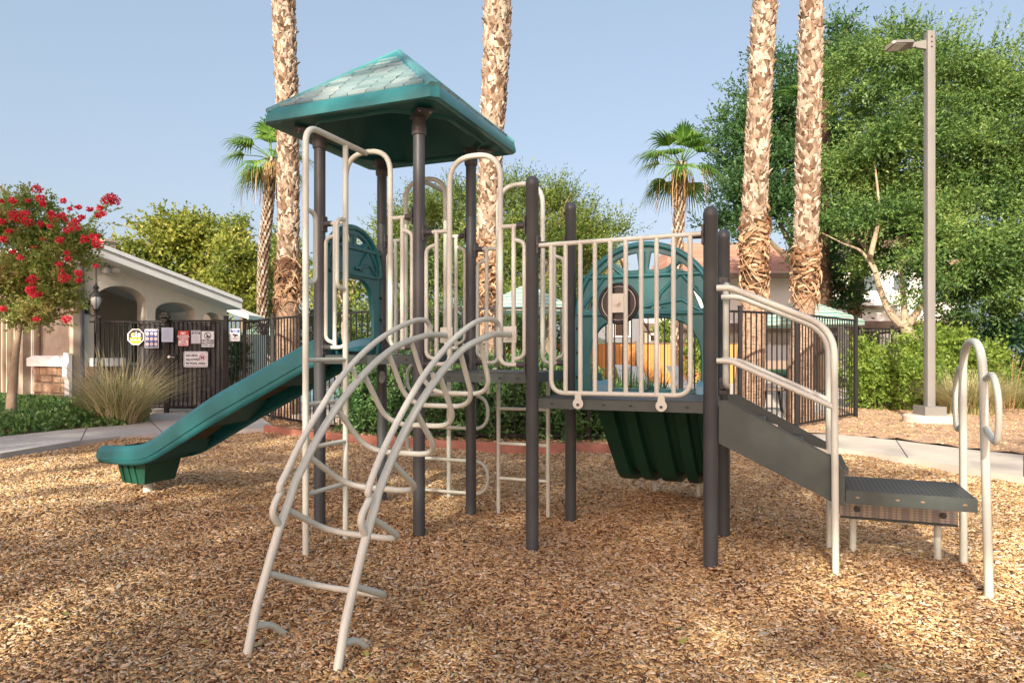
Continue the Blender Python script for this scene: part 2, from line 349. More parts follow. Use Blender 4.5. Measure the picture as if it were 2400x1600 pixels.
    L(tr.outputs[0], ms.inputs[1]); L(b.outputs[0], ms.inputs[2]); L(ms.outputs[0], nt.nodes['Material Output'].inputs[0]); M['screen'] = m
    M['stone'] = islandmat('ledge_stone', [(0, (.20, .11, .07)), (.5, (.36, .23, .15)), (1, (.48, .34, .22))], .9, .8, 22, 6)
special_mats()
# ================================================================= GROUND
def hgt(x, y):                                     # gentle mounds of the mulch bed
    h = .018 * np.sin(x * 1.9 + 1.3) * np.cos(y * 1.6 + .4) + .012 * np.sin(x * 4.3 + y * 3.1) + .008 * np.cos(x * 7.7 - y * 5.3)
    def bump(cx, cy, rx, ry, a): return a * np.exp(-((x - cx) / rx) ** 2 - ((y - cy) / ry) ** 2)
    c = W(4.0, .22, 0)
    return h + bump(c.x, c.y, .75, .55, .10) + bump(-3.3, 6.0, 1.0, .4, .05) + bump(-.2, 3.3, 1.2, .5, -.02) - .01
PATHL_FRONT = [(-11, 7.7)] + [tuple(G(*p).xy) for p in ((0, 1075), (95, 1058), (189, 1043), (281, 1032), (383, 1025), (470, 1018), (560, 1014), (618, 1012))]
BORDER = [tuple(G(*p).xy) for p in ((623, 1012), (662, 1019), (706, 1027), (803, 1035), (878, 1041), (1000, 1050), (1110, 1056), (1232, 1060), (1340, 1061), (1429, 1060), (1560, 1057), (1690, 1052), (1780, 1051))]
PATHR_FRONT = [tuple(G(*p).xy) for p in ((1850, 1054), (1972, 1062), (2128, 1086), (2256, 1109), (2400, 1133))] + [(9.5, 4.9), (12, 3.6)]
BED = [(12, -3), (-11, -3)] + PATHL_FRONT + BORDER + PATHR_FRONT
def inpoly(x, y, poly):
    ins = np.zeros(x.shape, bool); n = len(poly)
    for i in range(n):
        (x1, y1), (x2, y2) = poly[i], poly[(i + 1) % n]
        c = ((y1 > y) != (y2 > y)) & (x < (x2 - x1) * (y - y1) / ((y2 - y1) if y2 != y1 else 1e-9) + x1); ins ^= c
    return ins
def grid_sheet(name, x0, x1, y0, y1, st, m, zf, keep=None):
    nx = int((x1 - x0) / st) + 1; ny = int((y1 - y0) / st) + 1
    X, Y = np.meshgrid(np.linspace(x0, x1, nx), np.linspace(y0, y1, ny)); Z = zf(X, Y)
    V = np.stack([X, Y, Z], -1).reshape(-1, 3); i = np.arange(nx * ny).reshape(ny, nx)
    F = np.stack([i[:-1, :-1], i[:-1, 1:], i[1:, 1:], i[1:, :-1]], -1).reshape(-1, 4)
    if keep is not None: c = V[F].mean(1); F = F[keep(c[:, 0], c[:, 1])]
    o = link(name, mesh_np(name, V, F), m, smooth=180); return o
g = MB().add([(-400, -150, -.09), (400, -150, -.09), (400, 900, -.09), (-400, 900, -.09)], [(0, 1, 2, 3)])
struct(obj('ground', g, M['soil']))
struct(grid_sheet('mulch_bed', -11, 12, -3, 13, .12, M['mulchbase'], hgt, lambda x, y: inpoly(x, y, [(12, -3), (-11, -3), (-11, 8.2)] + [(a, b + .3) for a, b in PATHL_FRONT[1:]] + [(a, b + .25) for a, b in BORDER] + [(a, b + .5) for a, b in PATHR_FRONT])))
def slab(name, poly, ztop, m, zbot=-.08):
    mb = MB().prism([Vector((a, b, zbot)) for a, b in poly], (0, 0, ztop - zbot)); return struct(obj(name, mb, m, smooth=False))
pl_back = [tuple(G(*p, .07).xy) for p in ((529, 967), (357, 968), (347, 981), (339, 988), (293, 996), (204, 1002), (102, 1012), (0, 1023))] + [(-12, 10.6)]
slab('path', PATHL_FRONT + [tuple(GP(640, 12.6).xy), tuple(GP(600, 15.2).xy)] + pl_back, .072, M['concrete'])
pr_back = [tuple(G(*p, .07).xy) for p in ((2400, 1066), (2264, 1052), (2100, 1031), (1966, 1018), (1880, 1016))]
slab('path.001', PATHR_FRONT + [(13, 5.2)] + pr_back + [tuple(GP(1790, 10.3).xy)], .072, M['concretew'])
# expansion joints in the paths
jm = MB()
for a, b in ((PATHL_FRONT[3], pl_back[5]), (PATHL_FRONT[5], pl_back[2]), (PATHR_FRONT[2], pr_back[2]), (PATHR_FRONT[4], pr_back[0])):
    a = Vector((a[0], a[1], .0735)); b = Vector((b[0], b[1], .0735)); jm.bar(a.lerp(b, .01), a.lerp(b, .97), .012, .001)
struct(obj('path_joints', jm, M['hole'], smooth=False))
# bark strip between the edging and the fence, bare earth at the right
strip = BORDER + [tuple(GP(x, z).xy) for x, z in ((1867, 12.9), (1700, 12.2), (1560, 11.6), (1400, 11.2), (1250, 11.2), (1100, 11.2), (950, 11.8), (780, 13), (600, 15.4))]
slab('bark_strip', strip, .02, M['mulchbase'], -.085)
er = [tuple(G(*p).xy) for p in ((2400, 1066), (2264, 1052), (2100, 1031), (1966, 1018), (1880, 1016))] + [tuple(GP(1867, 12.6).xy), tuple(GP(2000, 20).xy), (24, 20), (24, 8)]
def eh(x, y): return .02 + .02 * np.sin(x * 2.1) * np.cos(y * 1.7) + .01 * np.sin(x * 6 + y * 5)
struct(grid_sheet('earth', 4, 26, 6, 22, .25, M['soil'], eh, lambda x, y: inpoly(x, y, er)))
la = [(14.6, 21.2), (18, 19.5), (40, 19), (40, 60), (14.5, 60)]
slab('lawn', la, .05, M['lawn'], -.085)
# pool deck, coping and water
slab('pool_deck', [(-14, 17.3), (-5.6, 15.9), (-1, 12.6), (4, 12.4), (7.4, 16.6), (12, 20.5), (14, 42), (-20, 42)], .03, M['pooldeck'], -.084)
slab('pool_coping', [(-8.6, 18.8), (1.4, 18.8), (1.4, 26.4), (-8.6, 26.4)], .055, M['concretew'], .028)
slab('pool_water', [(-8.3, 19.1), (1.1, 19.1), (1.1, 26.1), (-8.3, 26.1)], .060, M['poolw'], .045)
# hills none; wood chips
def chips(name, n, dens_pow, poly, zf, x0, x1, y0, y1, m, smin, smax, grow=.06):
    r = RNG; y = y0 + (y1 - y0) * r.random(n * 3) ** dens_pow; x = (r.random(n * 3) * 2 - 1) * (.80 * y + .5)
    k = inpoly(x, y, poly) & (x > x0) & (x < x1); x = x[k][:n]; y = y[k][:n]; n = len(x)
    L = (smin + (smax - smin) * r.random(n) ** 1.6) * (1 + grow * (y - 3)); Wd = L * (.16 + .22 * r.random(n)); T = .0022 + .003 * r.random(n)
    th = r.random(n) * 2 * pi; tl = r.normal(0, .22, n); ro = r.normal(0, .45, n)
    a = np.stack([np.cos(th) * np.cos(tl), np.sin(th) * np.cos(tl), np.sin(tl)], -1)
    b = np.cross(np.array([0, 0, 1.]), a); b /= np.linalg.norm(b, axis=1)[:, None]; c = np.cross(a, b)
    b2 = b * np.cos(ro)[:, None] + c * np.sin(ro)[:, None]; c2 = np.cross(a, b2)
    z = zf(x, y) + .003 + .016 * r.random(n); C = np.stack([x, y, z], -1)
    tp = .45 + .55 * r.random(n)
    def pt(i, j, k2, s=1.0): return C + a * (i * L / 2)[:, None] + b2 * (j * Wd / 2 * s)[:, None] + c2 * (k2 * T)[:, None]
    V = np.stack([pt(-1, -1, 0), pt(1, -1, 0, tp), pt(1, 1, 0, tp), pt(-1, 1, 0), pt(-1, -1, 1), pt(1, -1, 1, tp), pt(1, 1, 1, tp), pt(-1, 1, 1)], 1)
    f = np.array([[4, 5, 6, 7], [0, 1, 5, 4], [1, 2, 6, 5], [2, 3, 7, 6], [3, 0, 4, 7]])
    F = (f[None] + (np.arange(n) * 8)[:, None, None]).reshape(-1, 4)
    return kind(link(name, mesh_np(name, V.reshape(-1, 3), F), m), 'stuff')
NCH = 370000
chips('wood_chips', NCH, 1.0, BED, hgt, -11, 12, 2.6, 12.6, M['chips'], .012, .043)
chips('bark_chips', 9000, 1.0, strip, lambda x, y: x * 0 + .02, -9, 9, 9.5, 15, M['chips'], .02, .05, .04)
chips('scattered_bark', 16000, 1.0, er, eh, 4, 24, 7, 19, M['chips'], .015, .04, .04)
# terracotta edging: planks end to end
for i in range(len(BORDER) - 1):
    a = Vector((*BORDER[i], 0)); b = Vector((*BORDER[i + 1], 0)); d = (b - a).normalized()
e = thing('garden_edging', 'terracotta coloured plank edging curving round the mulch bed below the pool fence', 'edging', Vector((*BORDER[6], 0)))
for i in range(0, len(BORDER) - 1):
    a = Vector((*BORDER[i], 0)); b = Vector((*BORDER[i + 1], 0)); d = (b - a).normalized()
    mb = MB().bar(a + d * .004 + Vector((0, 0, .035)), b - d * .004 + Vector((0, 0, .035)), .045, .19)
    pk = obj('plank', mb, M['terra'], e, False)
    mb = MB().box(a + Vector((0, -.03, .05)), (.05, .02, .12)); obj('stake', mb, M['terra'], e, False)

# ================================================================= PLAY STRUCTURE
PS = thing('play_structure', 'playground climber with teal roofed tower, green slides, beige bars and dark posts on wood chips', 'play structure', W(1.4, .46, 0))
S = .914; XA = (UA, VA, Vector((0, 0, 1)))
TW, MD, LW = 1.375, 1.246, 1.072                   # the three deck heights
posts = {'A': (S, 0, 3.16), 'B': (0, 0, 3.16), 'C': (0, S, 3.16), 'D': (S, S, 3.16), 'E': (2 * S, 0, 2.64), 'F': (2 * S, S, 2.64), 'G': (3.048, 0, 2.33), 'H': (3.048, S, 2.33)}
PR = .0455
for k, (u, v, h) in posts.items():
    if h < 3: prof = [(PR, -.1), (PR, h - .075), (PR + .002, h - .072), (PR + .002, h - .045), (PR * .9, h - .022), (PR * .62, h - .006), (PR * .25, h)]
    else: prof = [(PR, -.1), (PR, h)]
    p = obj('post', MB().lathe(W(u, v, 0), prof, 24), M['post'], PS)
    if k in 'CDH':
        w = W(u, v, 0); f = (Vector((0, 0, 0)) - w); f.z = 0; f.normalize(); sd = f.cross(Vector((0, 0, 1)))
        if k == 'H': continue
        zc = {'C': 1.17, 'D': 1.07}[k]; mb = MB(); n = 9; vs = []
        for a in range(n):
            x = -1 + 2 * a / (n - 1); hh = .055 * math.sqrt(max(0, 1 - x * x)) + .002; ang = x * .72
            for s_ in (-1, 1): vs.append(w + (f * cos(ang) + sd * sin(ang)) * (PR + .0018) + Vector((0, 0, zc + s_ * hh)))
        mb.add(vs, [(2 * a, 2 * a + 2, 2 * a + 3, 2 * a + 1) for a in range(n - 1)]); obj('sticker', mb, M['stickerpale'], p, False)

def deck(u0, u1, v0, v1, z, name='deck'):
    a, b = PR * .4, PR * .4
    mb = MB().box(W((u0 + u1) / 2, (v0 + v1) / 2, z - .0365), (u1 - u0 - .03, v1 - v0 - .0, .069), XA)
    d = obj(name, mb, M['deck'], PS, False)
    t = MB().box(W((u0 + u1) / 2, (v0 + v1) / 2, z + .0008), (u1 - u0 - .05, v1 - v0 - .02, .003), XA); obj('deck_surface', t, M['perf'], d, False)
    h = MB(); n = 6
    for i in range(n):
        u = u0 + (u1 - u0) * (.12 + .76 * i / (n - 1)); c = W(u, v0 - .0012, z - .037)
        pts = [c + UA * (.013 * cos(a)) + Vector((0, 0, .0055 * sin(a))) for a in [2 * pi * j / 10 for j in range(10)]]; h.add(pts, [tuple(range(10))])
    obj('slot', h, M['hole'], d, False); return d
deck(0, S, 0, S, TW); deck(S, 2 * S, 0, S, MD); deck(2 * S, 3.048, 0, S, LW)

def clamp(u, v, z, du, dv, ln=.07):                # collar from a post towards (du,dv)
    d = (UA * du + VA * dv).normalized(); c = W(u, v, z); mb = MB()
    mb.tube([c + d * (PR - .004), c + d * (PR + .008), c + d * (PR + .016), c + d * (PR + ln)], [.036, .034, .0235, .0225], 12)
    sd = d.cross(Vector((0, 0, 1)))
    mb.box(c + d * (PR + .002), (.012, .062, .125), (d, sd, Vector((0, 0, 1))))
    for k in (-1, 1): mb.cyl(c + d * (PR + .008) + Vector((0, 0, .048 * k)), c + d * (PR + .013) + Vector((0, 0, .048 * k)), .007, 8)
    return mb
R1, R2 = .0165, .0205
def arch_panel(uc, v, dz, hw, post_l, post_r, ext=False):
    """two barred half panels joined by a tall arch over an opening; plane v = const"""
    g = obj('arch_frame', MB().tube(fil([W(uc - hw, v, dz + .13), W(uc - hw, v, dz + 1.585), W(uc + hw, v, dz + 1.585), W(uc + hw, v, dz + .13)], .19, 9), R2, 12), M['beige'], PS)
    for s, pu in ((-1, post_l), (1, post_r)):
        leg = uc + s * hw; w = abs(pu - leg); mid = leg + s * w * .42; lp = leg + s * w * .76
        mb = MB()
        mb.tube([W(leg, v, dz + 1.05), W(pu, v, dz + 1.05)], R1, 10)
        mb.tube([W(mid, v, dz + 1.05), W(mid, v, dz + .07)], R1, 10)
        mb.tube(fil([W(leg, v, dz + .20), W(leg, v, dz + .06), W(pu, v, dz + .06)], .14, 7), R1, 10)
        mb.tube(fil([W(mid, v, dz + .955), W(lp, v, dz + .93), W(lp, v, dz + .12), W(mid, v, dz + .095)], .10, 7), R1 * .95, 10)
        obj('barred_panel', mb, M['beige'], g)
        for zz in (1.05, .06): obj('clamp', clamp(pu, v, dz + zz, -s, 0), M['clamp'], g)
    return g
arch_panel(.457, 0, TW, .205, 0, S); arch_panel(.457, S, TW, .205, 0, S)
arch_panel(1.378, 0, MD, .205, S, 2 * S); arch_panel(1.378, S, MD, .205, S, 2 * S)

# vertical ladder in front of the tower
def vladder():
    u = .455; v0, v1 = -.744, -.2885; zt = 2.945
    mb = MB().tube(fil([W(u, v0, -.08), W(u, v0, zt), W(u, -.02, zt)], .13, 8), .0215, 14)
    L = obj('access_ladder', mb, M['beige'], PS)
    obj('upright', MB().tube([W(u, v1, -.08), W(u, v1, zt)], .0205, 14), M['beige'], L)
    rungs = [(843, 843), (946, 939), (1046, 1037), (1157, 1134)]
    for yl, yr in rungs:
        z = .5 * ((EYE - (yl - PY) / FPX * W(u, v0, 0).y) + (EYE - (yr - PY) / FPX * W(u, v1, 0).y))
        obj('rung', MB().tube([W(u, v0, z), W(u, v1, z)], .0165, 12), M['beige'], L)
    for v, s, ys in ((v0, 1, (489, 663)), (v1, -1, (514, 679))):
        Y = W(u, v, 0).y; za, zb = [EYE - (y - PY) / FPX * Y for y in ys]; d = .105 * s
        obj('hand_loop', MB().tube(fil([W(u, v, za), W(u, v + d, za - .015), W(u, v + d, zb + .015), W(u, v, zb)], .09, 8), .0165, 12), M['beige'], L)
vladder()
# serpentine climber at the back of the tower
def serp():
    v = 1.43; u = .43; zt = 2.95
    mb = MB().tube(fil([W(u, v, -.08), W(u, v, zt), W(u, S + .02, zt)], .13, 8), .0215, 12)
    L = obj('serpentine_climber', mb, M['beige'], PS)
    zs = [1.30, .985, .67, .36, .05]; a, b = -.02, .86; pts = [W(.43, v, zs[0])]; side = [a, b]
    pts = [W(b - .1, v - .03, zs[0]), W(a, v - .03, zs[0]), W(a, v - .03, zs[1]), W(b, v - .03, zs[1]), W(b, v - .03, zs[2]), W(a, v - .03, zs[2]), W(a, v - .03, zs[3]), W(b, v - .03, zs[3]), W(b, v - .03, zs[4]), W(a + .1, v - .03, zs[4])]
    obj('serpentine_tube', MB().tube(fil(pts, .155, 9), .0165, 10), M['beige'], L)
    pts = [W(.2, v - .03, zs[0]), W(b, v - .03, zs[0]), W(b, v - .03, zs[1] + .02)]
    obj('serpentine_tube', MB().tube(fil(pts, .15, 9), .0165, 10), M['beige'], L)
serp()
# ladder behind the middle deck
def bladder():
    v = 1.0; z = 1.2
    L = obj('rear_ladder', MB().tube([W(1.14, v, -.08), W(1.14, v, z), W(1.14, S, z + .05)], .0175, 10), M['beige'], PS)
    obj('upright', MB().tube([W(1.60, v, -.08), W(1.60, v, z), W(1.6, S, z + .05)], .0175, 10), M['beige'], L)
    for zz in (.905, .60, .295): obj('rung', MB().tube([W(1.14, v, zz), W(1.60, v, zz)], .0145, 10), M['beige'], L)
bladder()

# curved loop climber at the front of the middle deck
def zc(z4): return (550 + z4[0] * .29787, 720 + z4[1] * .29787)
def zd(z5): return (500 + z5[0] * .29787, 1130 + z5[1] * .29787)
UL, UR = 1.150, 1.660
ml = [zc(p) for p in ((1640, 215), (1500, 218), (1400, 240), (1290, 290), (1150, 380), (1020, 500), (900, 630), (800, 760), (700, 910), (620, 1050), (550, 1200), (480, 1370), (430, 1530))] + [zd(p) for p in ((520, 350), (440, 620), (370, 850), (310, 1130), (275, 1325))]
mr = [zc(p) for p in ((2155, 213), (2050, 215), (1950, 240), (1850, 300), (1750, 390), (1650, 500), (1550, 640), (1450, 800), (1360, 970), (1280, 1130), (1200, 1300), (1130, 1450))] + [zd(p) for p in ((1270, 200), (1200, 440), (1150, 630), (1090, 900), (1030, 1130), (1000, 1350), (975, 1460))]
hl = [zc(p) for p in ((1545, 205), (1530, 135), (1490, 100), (1400, 110), (1250, 180), (1100, 280), (950, 420), (800, 600), (700, 760), (600, 920), (500, 1100), (420, 1270), (350, 1420))] + [zd(p) for p in ((535, 60), (490, 150), (468, 230), (482, 285), (530, 345))]
hr = [zc(p) for p in ((2085, 200), (2070, 125), (2010, 92), (1900, 115), (1780, 200), (1650, 330), (1500, 520), (1400, 680), (1300, 860), (1200, 1060), (1120, 1240), (1050, 1440))] + [zd(p) for p in ((1232, 120), (1172, 250), (1165, 340), (1215, 440))]
pl = [PU(*p, UL) for p in ml]; pr = [PU(*p, UR) for p in mr]; phl = [PU(*p, UL) for p in hl]; phr = [PU(*p, UR) for p in hr]
def poly_at(poly, z):
    for (v1, z1), (v2, z2) in zip(poly, poly[1:]):
        if (z1 - z) * (z2 - z) <= 0 and z1 != z2: t = (z - z1) / (z2 - z1); return v1 + (v2 - v1) * t
    return poly[-1][0]
def resamp(poly, n=26):                            # (v,z) sampled evenly in z, to average the two rails
    return [(poly_at(poly, z), z) for z in np.linspace(poly[1][1] - .01, poly[-1][1] + .01, n)]
def climber():
    zt = (pl[0][1] + pr[0][1]) / 2
    base = []
    for t in np.linspace(0, 1, 22):
        z = (zt - .012) * (1 - t) + .0 * t - .0
        base.append(((poly_at(pl, z) + poly_at(pr, z)) / 2, z))
    full = [(-.01, zt), (-.18, zt - .004)] + [b for b in base if b[0] < -.26]
    vb, zb = full[-1]; v2, z2 = full[-3]; full.append((vb + (vb - v2) * .35, zb + (zb - z2) * .35))
    Lc = None
    for u, hh, is_l in ((UL, phl, 1), (UR, phr, 0)):
        rail = MB().tube(crom([W(u, v, z) for v, z in full], 3), .0215, 14)
        o = obj('rail', rail, M['beige'], Lc or PS)
        if Lc is None: Lc = o; o.name = 'loop_climber'; ORG[o.name] = ORG[PS.name]
        obj('handrail', MB().tube(crom([W(u, v, z) for v, z in hh], 4), .0175, 12), M['beige'], Lc)
        obj('bracket_plate', MB().box(W(u, -.005, zt + .0), (.10, .012, .115), XA), M['beige'], Lc)
    # braces between rail and handrail
    for (a, b, u) in (((930, 490), (965, 570), UL), ((1555, 515), (1575, 600), UR)):
        va, za = PU(*zc(a), u); vb, zb = PU(*zc(b), u); obj('brace', MB().tube([W(u, va, za), W(u, vb, zb)], .013, 8), M['beige'], Lc)
    def vat(z): return poly_at(full, z)
    loops = [((1046, 878), (1069.8, 984), (928, 1008)), ]
    # each loop: attach pixel on right rail, lowest right corner pixel
    spec = [(zc((1995, 262)), zc((2022, 640)), .10), (zc((1842, 355)), zc((1888, 740)), .10), (zc((1665, 530)), zc((1748, 900)), .10), (zc((1488, 805)), zc((1604, 1130)), .10), (zc((1310, 1190)), zc((1458, 1430)), .09), (zd((1320, 250)), zd((1500, 440)), .08), (zd((1150, 790)), zd((1395, 895)), .06)]
    for at, low, rr in spec:
        va, za = PU(*at, UR); va = vat(za); vl, zl = PU(*low, UR)
        d = Vector((vl - va, zl - za)); vl2, zl2 = va + d.x * 1.12, za + d.y * 1.12
        pts = [W(UL, va, za), W(UL + .01, vl2, zl2), W(UR - .01, vl2, zl2), W(UR, va, za)]
        obj('loop_rung', MB().tube(fil(pts, .155, 8), .0165, 12), M['beige'], Lc)
    pts = [W(UL, vat(.09), .085), W(UL, vat(.09) + .12, .055), W(UL + .01, vat(.08) + .30, -.10), W(UR - .01, vat(.08) + .30, -.10), W(UR, vat(.09) + .12, .055), W(UR, vat(.09), .085)]
    obj('loop_rung', MB().tube(fil(pts, .12, 8), .0165, 12), M['beige'], Lc)
climber()

# guardrail with drum on the lower deck
def guard():
    v = -.012; u0, u1 = 2 * S, 3.048
    ub = [PV(1200 + x * .2551, 600, v)[0] for x in (360, 492, 628, 762, 902, 1045, 1187, 1328, 1483, 1637)]
    Lg = obj('guardrail', MB().tube([W(u0 + PR, v, 2.145), W(u1 - PR, v, 2.155)], R1, 12), M['beige'], PS)
    obj('baluster', MB().tube(fil([W(ub[0], v, 2.14), W(ub[0], v, 1.113), W(ub[-1], v, 1.113), W(ub[-1], v, 2.15)], .10, 8), R1, 12), M['beige'], Lg)
    for u in ub[1:-1]: obj('baluster', MB().tube([W(u, v, 1.118), W(u, v, 2.145)], R1 * .95, 12), M['beige'], Lg)
    for u, s in ((u0, 1), (u1, -1)): obj('clamp', clamp(u, 0, 2.15, s, 0), M['clamp'], Lg)
    for px in (1354.5, 1549.6):
        u, z = PV(px, 943.5, -.03); pts = []
        for a in range(-60, 241, 15): pts.append(W(u + .036 * cos(radians(a) + pi), -.030, 1.045 - .036 * sin(radians(a))))
        poly = [W(u - .02, -.030, 1.118)] + [W(u + .037 * cos(radians(a)), -.030, 1.043 + .037 * sin(radians(a))) for a in range(130, 411, 14)] + [W(u + .02, -.030, 1.118)]
        t = obj('mounting_tab', MB().prism(poly, -VA * .006 + VA * .012), M['beige'], Lg, False)
        obj('bolt', MB().cyl(W(u, -.03, 1.036), W(u, -.040, 1.036), .010, 8), M['clamp'], t)
    # drum
    uc, zcn = PV(1451, 711, .03); dr = obj('play_drum', MB().cyl(W(uc, .02, zcn), W(uc, .05, zcn), .128, 40), M['black'], Lg)
    ring = [W(uc + .132 * cos(a), .022, zcn + .132 * sin(a)) for a in [2 * pi * i / 40 for i in range(40)]]
    obj('drum_rim', MB().tube(ring, .011, 10, closed=True), M['black'], dr)
    ring = [W(uc + .114 * cos(a), .012, zcn + .114 * sin(a)) for a in [2 * pi * i / 40 for i in range(40)]]
    obj('drum_ring', MB().tube(ring, .0035, 8, closed=True), M['steel'], dr)
    obj('drum_plate', MB().box(W((ub[4] + ub[5]) / 2, v, zcn), (abs(ub[5] - ub[4]) - .012, .012, .128), XA), M['beige'], dr, False)
    obj('bolt', MB().cyl(W((ub[4] + ub[5]) / 2, v - .006, zcn), W((ub[4] + ub[5]) / 2, v - .012, zcn), .023, 20).cyl(W((ub[4] + ub[5]) / 2, v - .012, zcn), W((ub[4] + ub[5]) / 2, v - .026, zcn), .014, 6), M['bolt'], dr)
guard()

# molded arch panels
def curve_mesh(name, loops, thick, bev, to3):
    cu = bpy.data.curves.new(name, 'CURVE'); cu.dimensions = '2D'; cu.fill_mode = 'BOTH'; cu.extrude = thick; cu.bevel_depth = bev; cu.bevel_resolution = 2
    for lp in loops:
        sp = cu.splines.new('POLY'); sp.points.add(len(lp) - 1); sp.use_cyclic_u = True
        for i, (x, y) in enumerate(lp): sp.points[i].co = (x, y, 0, 1)
    o = bpy.data.objects.new(name, cu); COL.objects.link(o); bpy.context.view_layer.update()
    dg = bpy.context.evaluated_depsgraph_get(); me = bpy.data.meshes.new_from_object(o.evaluated_get(dg)); bpy.data.objects.remove(o)
    for v in me.vertices: v.co = to3(v.co.x, v.co.y, v.co.z)
    me.update(); me.materials.clear(); return me
def r2(poly, r, seg=5): 
    n = len(poly); out = []
    for i in range(n):
        a, b, c = Vector(poly[i - 1]), Vector(poly[i]), Vector(poly[(i + 1) % n]); d1 = (a - b); d2 = (c - b); l = min(r, d1.length * .48, d2.length * .48)
        d1.normalize(); d2.normalize()
        for k in range(seg + 1): t = k / seg; q = (b + d1 * l) * (1 - t) ** 2 + b * 2 * t * (1 - t) + (b + d2 * l) * t * t; out.append((q.x, q.y))
    return out
def green_panel(org, ax, w, spring, name, label=None):
    """arched plastic panel: ring, spokes, infill plate, doorway; org at deck height, ax along the panel"""
    R = w / 2; nrm = ax.cross(Vector((0, 0, 1)))
    def to3(x, y, z): return org + ax * x + Vector((0, 0, y)) + nrm * z
    arc = [(R * cos(a), spring + R * sin(a)) for a in [pi * i / 30 for i in range(31)]]
    outer = arc + [(-R, .0), (R - .001, .0)]
    op = spring - .03; hw = R - .115
    door = r2([(-hw, -.02 + .05), (-hw, op * .62), (-hw * .80, op * .9), (-hw * .45, op), (hw * .45, op), (hw * .80, op * .9), (hw, op * .62), (hw, .03)], .09, 6)
    k = w / 1.14; zb = spring + .30 * k; Ri = R - .075
    def hole(a0, a1, zlow):                        # sector between the ring and a horizontal bar
        pts = [(Ri * cos(radians(a)), spring + Ri * sin(radians(a))) for a in np.linspace(a0, a1, 7)]
        l = [(pts[-1][0] * .55, zlow), (pts[0][0] * .62, zlow)]
        return r2(pts + l, .03 * k, 4)
    H = [door, hole(58, 84, zb + .04), hole(96, 122, zb + .04), hole(36, 53, zb + .045), hole(127, 144, zb + .045)]
    H.append(r2([(.36 * k, spring + .22 * k), (.42 * k, spring + .20 * k), (.475 * k, spring + .03 * k), (.44 * k, spring + .02 * k)], .025, 4))
    H.append(r2([(-.36 * k, spring + .22 * k), (-.42 * k, spring + .20 * k), (-.475 * k, spring + .03 * k), (-.44 * k, spring + .02 * k)], .025, 4))
    H.append(r2([(-.02, spring + .03), (.20 * k, spring + .03), (.02, spring + .075)], .02, 4))
    me = curve_mesh(name, [outer] + H, .012, .006, to3)
    o = link(name, me, M['teal'], PS, smooth=40)
    rb = MB()
    def T(pts, r=.017): rb.tube([to3(x, y, -.018) for x, y in pts], r, 10); rb.tube([to3(x, y, .018) for x, y in pts], r, 10)
    ring = [(x * (R - .022) / R, spring + (y - spring) * (R - .022) / R) for x, y in arc]
    for s in (-1, 1): rb.tube([to3(x, y, s * .02) for x, y in ring], .022, 10)
    T([(-R + .03, zb), (R - .03, zb)], .019); T([(-R + .06, spring - .005), (R - .06, spring - .005)], .017)
    T([(.0, spring + .05), (.30 * k, spring + .10), (.46 * k, spring + .0)], .015); T([(.28 * k, zb), (.14 * k, spring + .16 * k), (.08 * k, spring + .04)], .015)
    T([(.30 * k, zb), (.50 * k, spring + .06)], .015); T([(-.28 * k, zb), (-.14 * k, spring + .10)], .015); T([(-.32 * k, zb), (-.5 * k, spring + .06)], .015)
    for a in (55, 90, 125):
        T([(Ri * cos(radians(a)), spring + Ri * sin(radians(a))), (Ri * .55 * cos(radians(a)), zb)], .014)
    inner = [(x * .985, y) for x, y in door[2:-2]]
    rb.tube([to3(x, y, -.015) for x, y in door[8:-8]], .013, 8)
    obj('molded_ribs', rb, M['teal'], o)
    bt = MB()
    for s in (-1, 1):
        for zz in (.12, .32, .52, .72):
            c = to3(s * (R - .02), zz, 0); bt.cyl(c - nrm * .03, c + nrm * .03, .012, 8)
    obj('bolts', bt, M['hole'], o); return o
green_panel(W(0, .457, TW - .0), VA, .84, .70, 'arch_panel')
green_panel(W(2.4385, S, LW), UA, 1.13, .635, 'arch_panel')

